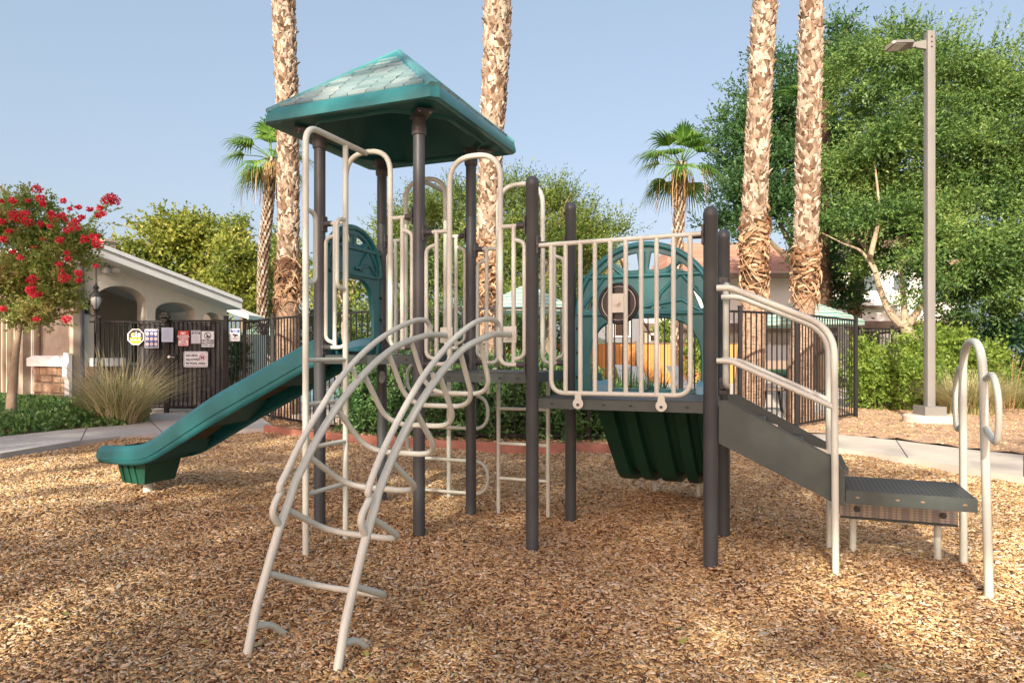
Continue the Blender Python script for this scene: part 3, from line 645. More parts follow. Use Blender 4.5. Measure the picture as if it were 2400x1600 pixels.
# ---- long slide on the left
def slide_left():
    # stations: u, top z, bottom z of side wall
    st = [(.06, 1.520, 1.30), (-.06, 1.522, 1.285), (-.22, 1.49, 1.24), (-.45, 1.385, 1.135), (-.80, 1.225, .965), (-1.31, .995, .722), (-1.775, .735, .485), (-2.0, .60, .375), (-2.15, .535, .325), (-2.28, .508, .305), (-2.5, .492, .300), (-2.68, .485, .305), (-2.745, .47, .33)]
    v0, v1 = .165, .755
    top = crom([Vector((a, b, 0)) for a, b, c in st], 3); bot = crom([Vector((a, c, 0)) for a, b, c in st], 3); n = len(top)
    # cross-section v offsets and height fraction
    sec = [(.0, .02, 'b'), (-.005, .06, 'b'), (-.012, -.055, 't'), (-.004, -.015, 't'), (.016, 0, 't'), (.038, -.01, 't'), (.05, -.04, 't'), (.075, -.095, 't'), (.13, -.115, 't')]
    w = v1 - v0; half = [(x, h, k) for x, h, k in sec]; full = half + [(w - x, h, k) for x, h, k in reversed(half)]
    vs = []; m = len(full)
    for t, b in zip(top, bot):
        for x, h, k in full:
            z = (t.y + h) if k == 't' else (b.y + h)
            vs.append(W(t.x, v0 + x, z))
    fs = [(i * m + j, i * m + j + 1, (i + 1) * m + j + 1, (i + 1) * m + j) for i in range(n - 1) for j in range(m - 1)]
    me = bpy.data.meshes.new('slide'); me.from_pydata([tuple(v) for v in vs], [], fs); me.update()
    o = link('slide', me, M['teal'], PS, smooth=50)
    md = o.modifiers.new('thick', 'SOLIDIFY'); md.thickness = .012; md.offset = 0
    # rounded end nose
    nose = MB(); a = top[-1]; b = bot[-1]
    k = 10; arc = []
    for i in range(k + 1): an = pi * i / k; arc.append((a.x - .045 * sin(an) ** .7, a.y - .01 - (a.y - b.y) * i / k))
    for i in range(k): 
        (x1, z1), (x2, z2) = arc[i], arc[i + 1]; nose.add([W(x1, v0, z1), W(x1, v1, z1), W(x2, v1, z2), W(x2, v0, z2)], [(0, 1, 2, 3)])
    c = MB()
    for vv in (v0, v1):
        nose.add([W(x, vv, z) for x, z in arc], [tuple(range(k + 1))])
    obj('slide_nose', nose, M['teal'], o)
    # flange line on the near side
    fl = [W(t.x, v0 - .016, b.y + (t.y - b.y) * .36) for t, b in zip(top[2:-4], bot[2:-4])]
    obj('flange', MB().tube(fl, .007, 6), M['teal'], o)
    # underside cross ribs
    for i in range(9, n - 12, 5):
        ur = MB()
        t, b = top[i], bot[i]; d = (top[i + 1] - top[i]).normalized()
        for off, hh in ((0, 1),):
            k2 = min(i + 3, n - 1); p = [(t.x, t.y - .132), (top[k2].x, top[k2].y - .132), (t.x * .5 + top[k2].x * .5, bot[(i + k2) // 2].y + .012)]
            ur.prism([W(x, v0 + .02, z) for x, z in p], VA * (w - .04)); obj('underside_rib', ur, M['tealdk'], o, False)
    bed = MB()
    for i in range(n - 1):
        t1, t2 = top[i], top[i + 1]; bed.add([W(t1.x, v0 + .1, t1.y - .130), W(t1.x, v1 - .1, t1.y - .130), W(t2.x, v1 - .1, t2.y - .130), W(t2.x, v0 + .1, t2.y - .130)], [(0, 1, 2, 3)])
    obj('bed_underside', bed, M['underside'], o)
    ft = MB(); ftop = [(-2.24, .26), (-2.62, .26), (-2.62, .68), (-2.24, .68)]; fbot = [(-2.30, .30), (-2.56, .30), (-2.56, .66), (-2.30, .66)]
    ft.add([W(u, v, .325) for u, v in ftop] + [W(u, v, .115) for u, v in fbot], [(0, 1, 2, 3), (7, 6, 5, 4), (0, 4, 5, 1), (1, 5, 6, 2), (2, 6, 7, 3), (3, 7, 4, 0)])
    for i in range(3):
        u = -2.60 + i * .085; ft.prism([W(u, .262, .31), W(u + .04, .262, .31), W(u + .055, .302, .12), W(u + .02, .302, .12)], -VA * .014)
    f = obj('slide_foot', ft, M['green'], o, False)
    obj('pedestal', MB().lathe(W(-2.45, .47, 0), [(.047, -.1), (.047, .13)], 18), M['beige'], f)
slide_left()
# entrance lip of the slide: pale blue panel paints skylight onto the far side wall
lip = MB().prism([W(.02, .688, TW + .004), W(.02, .688, TW + .138), W(-.16, .688, TW + .13), W(-.34, .688, TW + .05), W(-.34, .688, TW - .06)], VA * .006)
obj('entrance_skylit_patch', lip, M['blue'], PS, False)
# ---- wide double slide behind the lower deck
def slide_back():
    u0, u1 = 2.03, 2.965
    st = [(.88, LW + .00), (.96, LW - .02), (1.15, .87), (1.45, .60), (1.70, .40), (1.90, .325), (2.1, .30), (2.45, .29)]
    cl = crom([Vector((a, b, 0)) for a, b in st], 4); n = len(cl); w = u1 - u0
    sec = [(0, -.06), (-.004, .10), (.015, .155), (.045, .155), (.065, .10), (.08, -.01), (.11, -.035), (.40, -.04), (.425, .02), (.455, .055), (.48, .055), (.51, .02), (.535, -.04), (w - .11, -.035), (w - .08, -.01), (w - .065, .10), (w - .045, .155), (w - .015, .155), (w + .004, .10), (w, -.06)]
    m = len(sec); vs = []
    for i, c in enumerate(cl):
        k = 1 if i > 1 else .75
        for x, h in sec: vs.append(W(u0 + x, c.x, c.y + h * k))
    fs = [(i * m + j, i * m + j + 1, (i + 1) * m + j + 1, (i + 1) * m + j) for i in range(n - 1) for j in range(m - 1)]
    me = bpy.data.meshes.new('wide_slide'); me.from_pydata([tuple(v) for v in vs], [], fs); me.update()
    o = link('double_slide', me, M['green'], PS, smooth=50); md = o.modifiers.new('thick', 'SOLIDIFY'); md.thickness = .012; md.offset = 0
    rb = MB()
    for a, b in ((0, .15), (.21, .33), (.385, .56), (.62, .74), (.80, .945)):
        pts = [(c.x, c.y - .05) for c in cl[2:]]
        for i in range(len(pts) - 1):
            (x1, z1), (x2, z2) = pts[i], pts[i + 1]
            rb.add([W(u0 + a, x1, z1), W(u0 + b, x1, z1), W(u0 + b, x2, z2), W(u0 + a, x2, z2), W(u0 + a + .015, x1, z1 - .07), W(u0 + b - .015, x1, z1 - .07), W(u0 + b - .015, x2, z2 - .07), W(u0 + a + .015, x2, z2 - .07)], [(4, 5, 6, 7), (0, 4, 7, 3), (1, 2, 6, 5)])
    obj('underside_channels', rb, M['green'], o, False)
    obj('exit_bar', MB().box(W((u0 + u1) / 2, 2.36, .215), (w - .1, .05, .05), XA), M['beige'], o, False)
    for u in (2.256, 2.68): obj('leg', MB().tube([W(u, 2.37, -.08), W(u, 2.37, .21)], .02, 10), M['beige'], o)
    for u in (2.03, 2.83):
        pts = [(.84, 0), (.85, .06), (.88, .095), (.94, .10), (1.02, .08), (1.08, .0)]
        hp = MB().prism([W(u + .02, v, LW + z) for v, z in pts], UA * .11); obj('side_wall', hp, M['blue'], o, False)
slide_back()

fl_r = np.random.default_rng(77); nf = 420; fy = 2.8 + 9 * fl_r.random(nf); fx = (fl_r.random(nf) * 2 - 1) * .75 * fy; kf = inpoly(fx, fy, BED); fx, fy = fx[kf], fy[kf]; nf = len(fx)
fc = np.stack([fx, fy, hgt(fx, fy) + .024], 1); fa = fl_r.random(nf) * 6.28; fd = np.stack([np.cos(fa), np.sin(fa), .25 * fl_r.normal(0, 1, nf)], 1); fs = np.stack([-np.sin(fa), np.cos(fa), .3 * fl_r.normal(0, 1, nf)], 1); flen = (.014 + .022 * fl_r.random(nf))[:, None]
kind(link('fallen_leaves', quads_to_mesh('fallen_leaves', np.stack([fc - fd * flen, fc + fs * flen * .45, fc + fd * flen, fc - fs * flen * .45], 1)), M['fallen']), 'stuff')
# ---- roof
def roof():
    c = W(.457, .457, 0); H = .768
    def Q(u, v, z): return c + UA * u + VA * v + Vector((0, 0, z))
    def ring(h, z, ch=.05):                       # square with chamfered corners
        o = []
        for sx, sy, fl in ((1, 1, 0), (-1, 1, 1), (-1, -1, 0), (1, -1, 1)):
            a = Q(sx * h, sy * (h - ch), z); b = Q(sx * (h - ch), sy * h, z); o += [b, a] if fl else [a, b]
        return o
    lv = [ring(H - .075, 3.205, .05), ring(H - .02, 3.182, .05), ring(H + .005, 3.188, .05), ring(H + .008, 3.21), ring(H - .004, 3.268), ring(H - .022, 3.292, .06)]
    zap = 3.93; steps = 8
    for i in range(1, steps): t = i / steps; lv.append(ring((H - .03) * (1 - t) + .02 * t, 3.292 + (zap - 3.292) * t, .05 * (1 - t) + .01))
    lv.append(ring(.02, zap, .012)); mb = MB(); vs = [p for r in lv for p in r]; fs = []
    for i in range(len(lv) - 1):
        for k in range(8): fs.append((i * 8 + k, i * 8 + (k + 1) % 8, (i + 1) * 8 + (k + 1) % 8, (i + 1) * 8 + k))
    fs.append(tuple((len(lv) - 1) * 8 + k for k in range(8))); mb.add(vs, fs)
    R = obj('roof', mb, M['teal'], PS, 30)
    # shingles
    sh = MB(); rows = 10
    for face in range(4):
        def q(x, d, z):                            # x along eave, d outwards
            return [Q(x, -d, z), Q(d, x, z), Q(-x, d, z), Q(-d, -x, z)][face]
        for r in range(rows):
            t0, t1 = .035 + .92 * r / rows, .035 + .92 * (r + 1.12) / rows; h0 = H - .022
            d0, z0 = h0 * (1 - t0), 3.292 + (zap - 3.292) * t0; d1, z1 = h0 * (1 - t1), 3.292 + (zap - 3.292) * t1
            wid = d0 - .075; n = max(1, int(2 * wid / .155)); off = .5 * (r % 2)
            for i in range(n + 1):
                a = -wid + 2 * wid * max(0, (i - off)) / n + .003; b = -wid + 2 * wid * min(n, (i + 1 - off)) / n - .003
                if b - a < .02: continue
                lim = d1 - .06; a1 = max(-lim, min(lim, a)); b1 = max(-lim, min(lim, b))
                if b1 - a1 < .004: continue
                e = .010 + random.uniform(0, .006); no = (z1 - z0) / (d0 - d1)
                up0 = e; sh.add([q(a, d0 + .006, z0 + up0), q(b, d0 + .006, z0 + up0), q(b1, d1, z1 + .004), q(a1, d1, z1 + .004), q(a, d0 + .002, z0 - .002), q(b, d0 + .002, z0 - .002)],
                                [(0, 1, 2, 3), (0, 4, 5, 1)])
        # weep notches along the eave
    obj('shingles', sh, M['tealshingle'], R, False)
    hip = MB()
    for sx, sy in ((1, 1), (1, -1), (-1, 1), (-1, -1)):
        a = Q(sx * (H - .025), sy * (H - .025), 3.285); b = Q(0, 0, zap + .006); d = (b - a).normalized(); sd = d.cross(Vector((0, 0, 1))).normalized(); up = sd.cross(d)
        w0, w1 = .052, .03
        hip.add([a - sd * w0 - up * .022, a - sd * w0 * .55 + up * .012, a + sd * w0 * .55 + up * .012, a + sd * w0 - up * .022, b - sd * w1 - up * .022, b - sd * w1 * .5 + up * .012, b + sd * w1 * .5 + up * .012, b + sd * w1 - up * .022],
                [(0, 1, 5, 4), (1, 2, 6, 5), (2, 3, 7, 6), (3, 2, 1, 0)])
    obj('hip_cap', hip, M['tealcap'], R, 50)
    # inner shell
    il = [ring(H - .075, 3.205, .05), ring(H - .13, 3.19, .30), ring(H - .15, 3.235, .32), ring(.42, 3.46, .16), ring(.06, 3.80, .02)]
    mb = MB(); vs = [p for r in il for p in r]; fs = [(i * 8 + k, i * 8 + (k + 1) % 8, (i + 1) * 8 + (k + 1) % 8, (i + 1) * 8 + k) for i in range(4) for k in range(8)]
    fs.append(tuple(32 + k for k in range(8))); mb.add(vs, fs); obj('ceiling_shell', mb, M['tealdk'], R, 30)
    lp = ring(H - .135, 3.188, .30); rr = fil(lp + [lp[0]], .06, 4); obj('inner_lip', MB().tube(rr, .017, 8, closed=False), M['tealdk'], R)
    for k, (u, v) in {'A': (S, 0), 'B': (0, 0), 'C': (0, S), 'D': (S, S)}.items():
        p = W(u, v, 0); out = (p - c); out.z = 0; out.normalize(); sd = out.cross(Vector((0, 0, 1)))
        col = obj('post_collar', MB().lathe(p, [(.053, 3.035), (.058, 3.05), (.058, 3.10), (.052, 3.115), (.052, 3.165)], 22), M['clamp'], R)
        obj('bracket_plate', MB().box(p + out * .075 + Vector((0, 0, 3.172)), (.25, .13, .010), (out, sd, Vector((0, 0, 1)))), M['clamp'], R, False)
        b = MB()
        for q_ in (-1, 1): cc = p + out * .16 + sd * .04 * q_ + Vector((0, 0, 3.167)); b.cyl(cc, cc - Vector((0, 0, .008)), .011, 8)
        obj('bolts', b, M['bolt'], R)
M['tealcap'] = mat('teal_cap_sheen', (.06, .21, .22), .28, .15, 3, dirt=(.16, .30, .31), dscale=2)  # paler teal paints a greyish sheen onto the hip caps
M['tealshingle'] = islandmat('teal_shingle_glints', [(0, (.12, .20, .21)), (.5, (.18, .26, .27)), (1, (.28, .35, .35))], .28)  # pale tones varied per shingle paint in the silvery sun glints
roof()

# ---- stairs, step platform, handrails
def stairs():
    z0t, z0b, z1t, z1b = 1.088, .815, .745, .478; ua, ub = 3.10, 3.79
    st = None
    for v in (-.012, .70):
        poly = [W(ua, v, z0t), W(ua + .05, v, z0t + .002), W(ub, v, z1t), W(ub + .035, v, z1t - .055), W(ub + .035, v, z1b), W(ub, v, z1b), W(ua, v, z0b)]
        o = obj('stringer', MB().prism(poly, VA * .006), M['deck'], st or PS, False)
        if st is None: st = o; o.name = 'stairs'; ORG[o.name] = ORG[PS.name]
        obj('stringer_flange', MB().bar(W(ua + .05, v + .02, z0t), W(ub, v + .02, z1t), .04, .006), M['deck'], st, False)
    n = 4
    for i in range(n):
        t = (i + .55) / n; u = ua + (ub - ua) * t; z = LW - (LW - .565) * (i + 1) / (n + .0) + .02 * 0
        z = LW - .127 * (i + 1) if i < 3 else .565
        if i < 3: obj('tread', MB().box(W(ua + .02 + .24 * i + .12, .345, z - .016), (.25, .69, .032), XA), M['perf'], st, False)
    for k in (0, 1): 
        u = (3.36, 3.645)[k]; obj('tread_bracket', MB().prism([W(u, .03, z0t - (z0t - z1t) * (u - ua) / (ub - ua) + .004), W(u + .09, .03, z0t - (z0t - z1t) * (u + .1 - ua) / (ub - ua) + .03), W(u + .09, .03, z0t - (z0t - z1t) * (u + .1 - ua) / (ub - ua) - .02)], VA * .02), M['steel'], st, False)
    # platform
    u0, u1, v0, v1 = 3.83, 4.50, -.01, .53; zt = .567
    p = obj('step_platform', MB().box(W((u0 + u1) / 2, (v0 + v1) / 2, zt - .038), (u1 - u0, v1 - v0, .074), XA), M['deck'], PS, False)
    obj('platform_surface', MB().box(W((u0 + u1) / 2, (v0 + v1) / 2, zt + .001), (u1 - u0 - .012, v1 - v0 - .012, .003), XA), M['perf'], p, False)
    h = MB()
    for px in (2010, 2104, 2163, 2262):
        u, _ = PV(px, 1170, v0); cc = W(u, v0 - .0012, zt - .036); h.add([cc + UA * (.012 * cos(a)) + Vector((0, 0, .006 * sin(a))) for a in [2 * pi * j / 10 for j in range(10)]], [tuple(range(10))])
    obj('slot', h, M['chips_pale'], p, False)
    sk = MB().box(W((u0 + u1) / 2, .505, .400), (u1 - u0, .005, .19), XA); skp = obj('riser_plate', sk, M['riser'], p, False)
    obj('riser_lip', MB().box(W((u0 + u1) / 2, .495, .303), (u1 - u0, .03, .012), XA), M['deck'], skp, False)
    bb = MB()
    for u in (3.93, 4.42): bb.cyl(W(u, .50, .36), W(u, .49, .36), .02, 16).cyl(W(u, .49, .36), W(u, .482, .36), .012, 8)
    obj('bolt', bb, M['clamp'], skp)
    for u in (3.91, 4.40): obj('leg', MB().tube([W(u, .56, -.1), W(u, .56, .5)], .0215, 12), M['beige'], p)
    # handrails: front and back
    for v, ys in ((-.045, None), (.70, None)):
        zt1, zl1 = 1.80, 1.34
        pts = [W(3.095, v, zt1), W(3.17, v, zt1), W(3.72, v, 1.545), W(3.78, v, 1.30), W(3.775, v, -.1)]
        hr_ = obj('handrail', MB().tube(fil([W(3.05 if v > 0 else 3.09, v, zt1), W(3.17, v, zt1), W(3.765, v, 1.535), W(3.775, v, -.1)], [.10, .16], 9), .0205, 14), M['beige'], st)
        obj('lower_rail', MB().tube(fil([W(3.05 if v > 0 else 3.09, v, zl1), W(3.17, v, zl1), W(3.775, v, 1.06)], .10, 7), .0175, 12), M['beige'], hr_)
    # hand loop on the rear corner post
    hl_ = obj('hand_loop', MB().tube(fil([W(3.075, S - .0, 1.90), W(3.075, S - .14, 1.90), W(3.075, S - .14, 1.14), W(3.075, S, 1.14)], .11, 8), .0225, 12), M['beige'], PS)
    for zz in (1.90, 1.14): obj('clamp', clamp(3.048, S, zz, 0, -1, .03), M['clamp'], hl_)
    # grab handles at the step: inverted U with D loops
    u = 4.535; va, vb = -.045, .52
    g_ = obj('grab_handle', MB().tube(fil([W(u + .0, vb, -.1), W(u - .01, vb - .03, 1.455), W(u - .01, va + .05, 1.455), W(u + .01, va - .015, -.1)], .22, 10), .0225, 16), M['beige'], PS)
    for v, s, za, zb in ((vb, 1, 1.265, .93), (va, -1, 1.245, .95)):
        pts = [W(u, v - s * .02, za), W(u, v + s * .13, za + .02), W(u, v + s * .24, (za + zb) / 2 + .03), W(u, v + s * .20, zb - .03), W(u, v - s * .01, zb + .02)]
        obj('d_loop', MB().tube(crom(pts, 5), .0165, 12), M['beige'], g_)
M['chips_pale'] = mat('slot_backing', (.30, .22, .14), .9, .1, 10)
def riser_mat():
    m, nt, b = newmat('perforated_riser'); L = nt.links.new; tc = N(nt, 'ShaderNodeTexCoord'); mp = N(nt, 'ShaderNodeMapping')
    mp.inputs['Rotation'].default_value = (0, 0, TH); mp.inputs['Scale'].default_value = (34, 1, 60); L(tc.outputs['Object'], mp.inputs[0])
    vo = N(nt, 'ShaderNodeTexVoronoi'); vo.inputs['Scale'].default_value = 1; vo.inputs['Randomness'].default_value = 0; L(mp.outputs[0], vo.inputs['Vector'])
    c = ramp(nt, vo.outputs['Distance'], [(.40, (.50, .44, .33)), (.46, (.27, .26, .235))]); L(c, b.inputs['Base Color']); M['riser'] = m
riser_mat(); stairs()

# ================================================================= FENCES
def fence_run(root, nodes, posts_at, ztop, zbot=.10, sp=.125, panel='picket_panel'):
    """nodes: list of Vector xy; posts at every node in posts_at"""
    for i in range(len(nodes) - 1):
        a, b = Vector((*nodes[i], 0)), Vector((*nodes[i + 1], 0)); L = (b - a).length; d = (b - a).normalized()
        mb = MB(); mb.bar(a + Vector((0, 0, ztop - .02)), b + Vector((0, 0, ztop - .02)), .035, .04); mb.bar(a + Vector((0, 0, zbot)), b + Vector((0, 0, zbot)), .035, .04)
        n = max(1, round(L / sp)); r = []
        for k in range(1, n):
            p = a + d * (L * k / n); mb.bar(p + Vector((0, 0, zbot + .021)), p + Vector((0, 0, ztop - .041)), .018, .018, up=(d.x, d.y, 0))
        obj(panel, mb, M['fence'], root, False)
    for i in posts_at:
        p = Vector((*nodes[i], 0)); mb = MB().box(p + Vector((0, 0, ztop / 2 + .01)), (.062, .062, ztop + .10)).box(p + Vector((0, 0, ztop + .07)), (.075, .075, .02))
        obj('post', mb, M['fence'], root, False)
def xy(px, Y): v = GP(px, Y); return (v.x, v.y)
ent = thing('entrance_fence', 'dark metal picket fence with a latched gate, covered in signs', 'fence', GP(400, 16.2), 'dark metal pool fences')
EN = [xy(211, 16.45), xy(232, 16.4), xy(385, 16.2)]
fence_run(ent, EN, [1], 2.16, .14)
EN2 = [xy(532, 15.98), xy(573, 15.9)]; fence_run(ent, EN2, [], 2.16, .2)
sa = Vector((*xy(325, 16.3), 0)); sb = Vector((*xy(384, 16.21), 0)); sd_ = (sb - sa).normalized(); obj('mesh_screen', MB().box((sa + sb) / 2 + Vector((0, .03, 1.14)), ((sb - sa).length, .004, 1.94), (sd_, sd_.cross(Vector((0, 0, 1))), Vector((0, 0, 1)))), M['screen'], ent, False)
a = Vector((*xy(396, 16.16), 0)); b = Vector((*xy(526, 15.99), 0)); d = (b - a).normalized(); sdv = d.cross(Vector((0, 0, 1)))
gm = MB(); gm.bar(a + Vector((0, 0, 2.14)), b + Vector((0, 0, 2.14)), .04, .045); gm.bar(a + Vector((0, 0, .14)), b + Vector((0, 0, .14)), .04, .06)
for p in (a, b): gm.bar(p + Vector((0, 0, .10)), p + Vector((0, 0, 2.16)), .045, .045, up=d)
for k in range(1, 12): p = a.lerp(b, k / 12); gm.bar(p + Vector((0, 0, .165)), p + Vector((0, 0, 2.115)), .018, .018, up=d)
gate = obj('gate', gm, M['fence'], ent, False)
obj('mesh_screen', MB().box((a + b) / 2 + sdv * -.02 + Vector((0, 0, 1.14)), ((b - a).length - .05, .004, 1.94), (d, sdv, Vector((0, 0, 1)))), M['screen'], gate, False)
kp = a + d * .07 + Vector((0, -.05, 1.31))
obj('lock_box', MB().box(kp + d * .05 + Vector((0, .02, 0)), (.20, .05, .12), (d, sdv, Vector((0, 0, 1)))), M['fence'], gate, False)
kn = MB(); kn.tube([kp + Vector((0, -.01, 0)), kp + Vector((0, -.05, 0)), kp + Vector((0, -.06, 0)), kp + Vector((0, -.10, 0))], [.02, .02, .045, .03], 14); kn.tube([kp + Vector((0, -.06, 0)), kp + Vector((.12, -.07, -.01))], .014, 8)
obj('knob', kn, M['steel'], gate)
for px, w_, h_ in ((390.5, .085, 2.2), (530, .085, 2.22)):
    Yp = 16.18 if px < 400 else 15.985; p = GP(px, Yp); obj('post', MB().box(p + Vector((0, 0, h_ / 2)), (w_, .09, h_ + .04)).box(p + Vector((0, 0, h_ + .03)), (.1, .1, .02)), M['fence'], ent, False)
cl_ = MB(); pc = GP(387, 16.05, 2.24); cl_.box(pc, (.20, .12, .07)); cl_.box(pc + Vector((0, 0, .075)), (.14, .10, .05)); cl_.box(pc - Vector((0, 0, .08)), (.12, .1, .06)); cl_.tube([pc + Vector((-.06, -.07, -.02)), pc + Vector((.06, -.07, -.02))], .02, 8)
obj('gate_closer', cl_, M['black'], ent, False)
cb = MB().tube(crom([P(240, 752, 16.3), P(262, 761, 16.3), P(285, 762, 16.3), P(320, 758, 16.25), P(380, 757, 16.1)], 4), .012, 6); obj('cable', cb, M['fence'], ent)

pf = thing('pool_fence', 'long dark metal picket fence curving behind the play structure to its corner post', 'fence', GP(1163, 10.9), 'dark metal pool fences')
PN = [xy(573, 15.9), xy(639, 14.2), xy(760, 12.5), xy(930, 11.5), xy(1163, 10.95), xy(1380, 10.9), xy(1596, 11.2), xy(1735, 11.8), xy(1867, 12.6), xy(2006, 14.9)]
fence_run(pf, PN, list(range(len(PN))), 2.12, .10, .142)
rf = thing('pool_fence', 'short far section of dark picket fence half hidden behind the hedge right of the corner', 'fence', GP(2080, 20), 'dark metal pool fences')
fence_run(rf, [xy(2010, 19.8), xy(2092, 20.2), xy(2175, 20.6)], [0, 1, 2], 2.12, .10)
rp = obj('railing', MB().bar(P(2015, 785, 24), P(2160, 772, 24), .05, .06), M['fence'], rf, False)

# ---- signs on the fence
def glyphs(name, txt, size, o3, ax, upv, parent, m, align='CENTER', sx=1.0, sp=1.0, bold=.0):
    cu = bpy.data.curves.new(name, 'FONT'); cu.body = txt; cu.size = size; cu.align_x = align; cu.align_y = 'CENTER'; cu.space_line = sp; cu.offset = bold * size; cu.resolution_u = 3
    o = bpy.data.objects.new(name, cu); COL.objects.link(o); bpy.context.view_layer.update()
    me = bpy.data.meshes.new_from_object(o.evaluated_get(bpy.context.evaluated_depsgraph_get())); bpy.data.objects.remove(o)
    for v in me.vertices: v.co = o3 + ax * (v.co.x * sx) + upv * v.co.y
    me.materials.clear(); me.update(); return link(name, me, m, parent)
UPV = Vector((0, 0, 1))
def sign(name, label, x0, x1, y0, y1, base, shape='rect', Y=None, rad=.0):
    if Y is None:
        t = ((x0 + x1) / 2 - 211) / (573 - 211); Y = 16.45 + (15.9 - 16.45) * t - .06
    a = P(x0, y1, Y); b = P(x1, y0, Y); w = b.x - a.x; h = b.z - a.z; c = (a + b) / 2
    ax = Vector((1, -.035, 0)).normalized(); nr = Vector((-.035, -1, 0)).normalized()
    if shape == 'oct':
        k = .2929; pts = [(-.5 + k, -.5), (.5 - k, -.5), (.5, -.5 + k), (.5, .5 - k), (.5 - k, .5), (-.5 + k, .5), (-.5, .5 - k), (-.5, -.5 + k)]
    else:
        pts = [(-.5, -.5), (.5, -.5), (.5, .5), (-.5, .5)]
        if rad: pts = [(x / w, y / h) for x, y in r2([(px_ * w, py_ * h) for px_, py_ in pts], rad, 4)]
    poly = [c + ax * (x * w) + UPV * (y * h) for x, y in pts]
    o = bpy.data.objects.new(name, None)
    mb = MB().prism(poly, -nr * .006); me = bpy.data.meshes.new(name); me.from_pydata(mb.v, [], mb.f); me.update(); o = link(name, me, base, org=Vector((c.x, c.y, a.z)))
    tag(o, label, 'sign', 'signs on the entrance fence')
    def at(x, y, lift=.003): return c + ax * (x * w) + UPV * (y * h) + nr * lift
    def rect(nm, xa, ya, xb, yb, m, lift=.002):
        mb = MB().add([at(xa, ya, lift), at(xb, ya, lift), at(xb, yb, lift), at(xa, yb, lift)], [(0, 1, 2, 3)]); return obj(nm, mb, m, o, False)
    def disc(nm, x, y, r, m, lift=.003, ring=None):
        q = at(x, y, lift); n = 20; mb = MB()
        if ring:
            vs = [q + ax * (rr * cos(2 * pi * i / n)) + UPV * (rr * sin(2 * pi * i / n)) for rr in (r, r * ring) for i in range(n)]; mb.add(vs, [(i, (i + 1) % n, n + (i + 1) % n, n + i) for i in range(n)])
        else: mb.add([q + ax * (r * cos(2 * pi * i / n)) + UPV * (r * sin(2 * pi * i / n)) for i in range(n)], [tuple(range(n))])
        return obj(nm, mb, m, o, False)
    def text(t, x, y, s, m, sx=1, al='CENTER', bold=.02, lift=.0045): return glyphs('lettering', t, s * h, at(x, y, lift), ax, UPV, o, m, al, sx, 1, bold)
    return o, at, rect, disc, text, w, h, c, ax, nr
# 1 octagon
o, at, rect, disc, text, w, h, c, ax, nr = sign('security_sign', 'dark brown octagonal security sign with a yellow band, leftmost on the fence', 298.5, 337.6, 770.6, 807.6, M['signw'], 'oct')
k = .2929; kk = .94; O8 = [(-.5 + k, -.5), (.5 - k, -.5), (.5, -.5 + k), (.5, .5 - k), (.5 - k, .5), (-.5 + k, .5), (-.5, .5 - k), (-.5, -.5 + k)]
obj('sign_face', MB().add([at(x * .9, y * .9, .002) for x, y in O8], [tuple(range(8))]), M['signbrown'], o, False)
obj('yellow_band', MB().add([at(*p, .0035) for p in ((-.40, -.25), (-.20, -.445), (.20, -.445), (.40, -.25))], [(0, 1, 2, 3)]), M['signyellow'], o, False)
text('cis', .02, .15, .50, M['signw'], 1.25); text('security', 0, -.08, .20, M['signyellow'], 1.2); text('559-485-3997', 0, -.20, .115, M['signw'], 1.1)
disc('dot', -.17, .15, .035, M['signyellow'], .005)
# 2 pool rules
o, at, rect, disc, text, w, h, c, ax, nr = sign('pool_rules_sign', 'blue pool rules sign with nine round symbols in three rows', 339, 371.9, 771.3, 815, M['signw'], rad=.01)
rect('sign_face', -.46, -.47, .46, .47, M['signblue']); text('POOL RULES', 0, .42, .085, M['signw'], 1.2)
for i in range(3):
    for j in range(3):
        x, y = -.31 + .31 * i, .26 - .28 * j; disc('symbol', x, y, .042, M['signw'], .003); disc('symbol_ring', x, y, .042, M['signred'], .0036, .84)
        q = [(-.05, -.03), (.0, -.02), (.05, .02), (.02, .04), (-.03, .03)]; random.shuffle(q)
        rect('symbol_mark', x - .035, y - .02 - .01 * ((i + j) % 2), x + .035, y + .015, M['ink'] if (i * j) % 2 == 0 else M['signblue'], .0042); 
        rect('caption', x - .09, y - .135, x + .09, y - .125, M['signw'], .003)
# 3 notice
o, at, rect, disc, text, w, h, c, ax, nr = sign('paper_notice', 'pale blue laminated paper notice of small grey print at the latch post', 378.4, 406, 767.5, 801, M['paper'], Y=15.98)
for i in range(11): rect('print_line', -.36, .36 - i * .07, .36 - .12 * (i % 3), .372 - i * .07, M['line'])
# 4 no alcohol
o, at, rect, disc, text, w, h, c, ax, nr = sign('no_alcohol_sign', 'red and white sign reading NO ALCOHOL BEYOND THIS POINT', 416.8, 442.5, 775, 811, M['signred'], rad=.01)
rect('sign_face', -.45, -.46, .45, .04, M['signw']); text('NO', 0, .33, .21, M['signw'], 1.0, bold=.05); text('ALCOHOL', 0, .14, .19, M['signw'], .92, bold=.04)
text('BEYOND', 0, -.06, .17, M['signred'], 1, bold=.04); text('THIS', 0, -.22, .17, M['signred'], 1, bold=.04); text('POINT', 0, -.38, .17, M['signred'], 1, bold=.04)
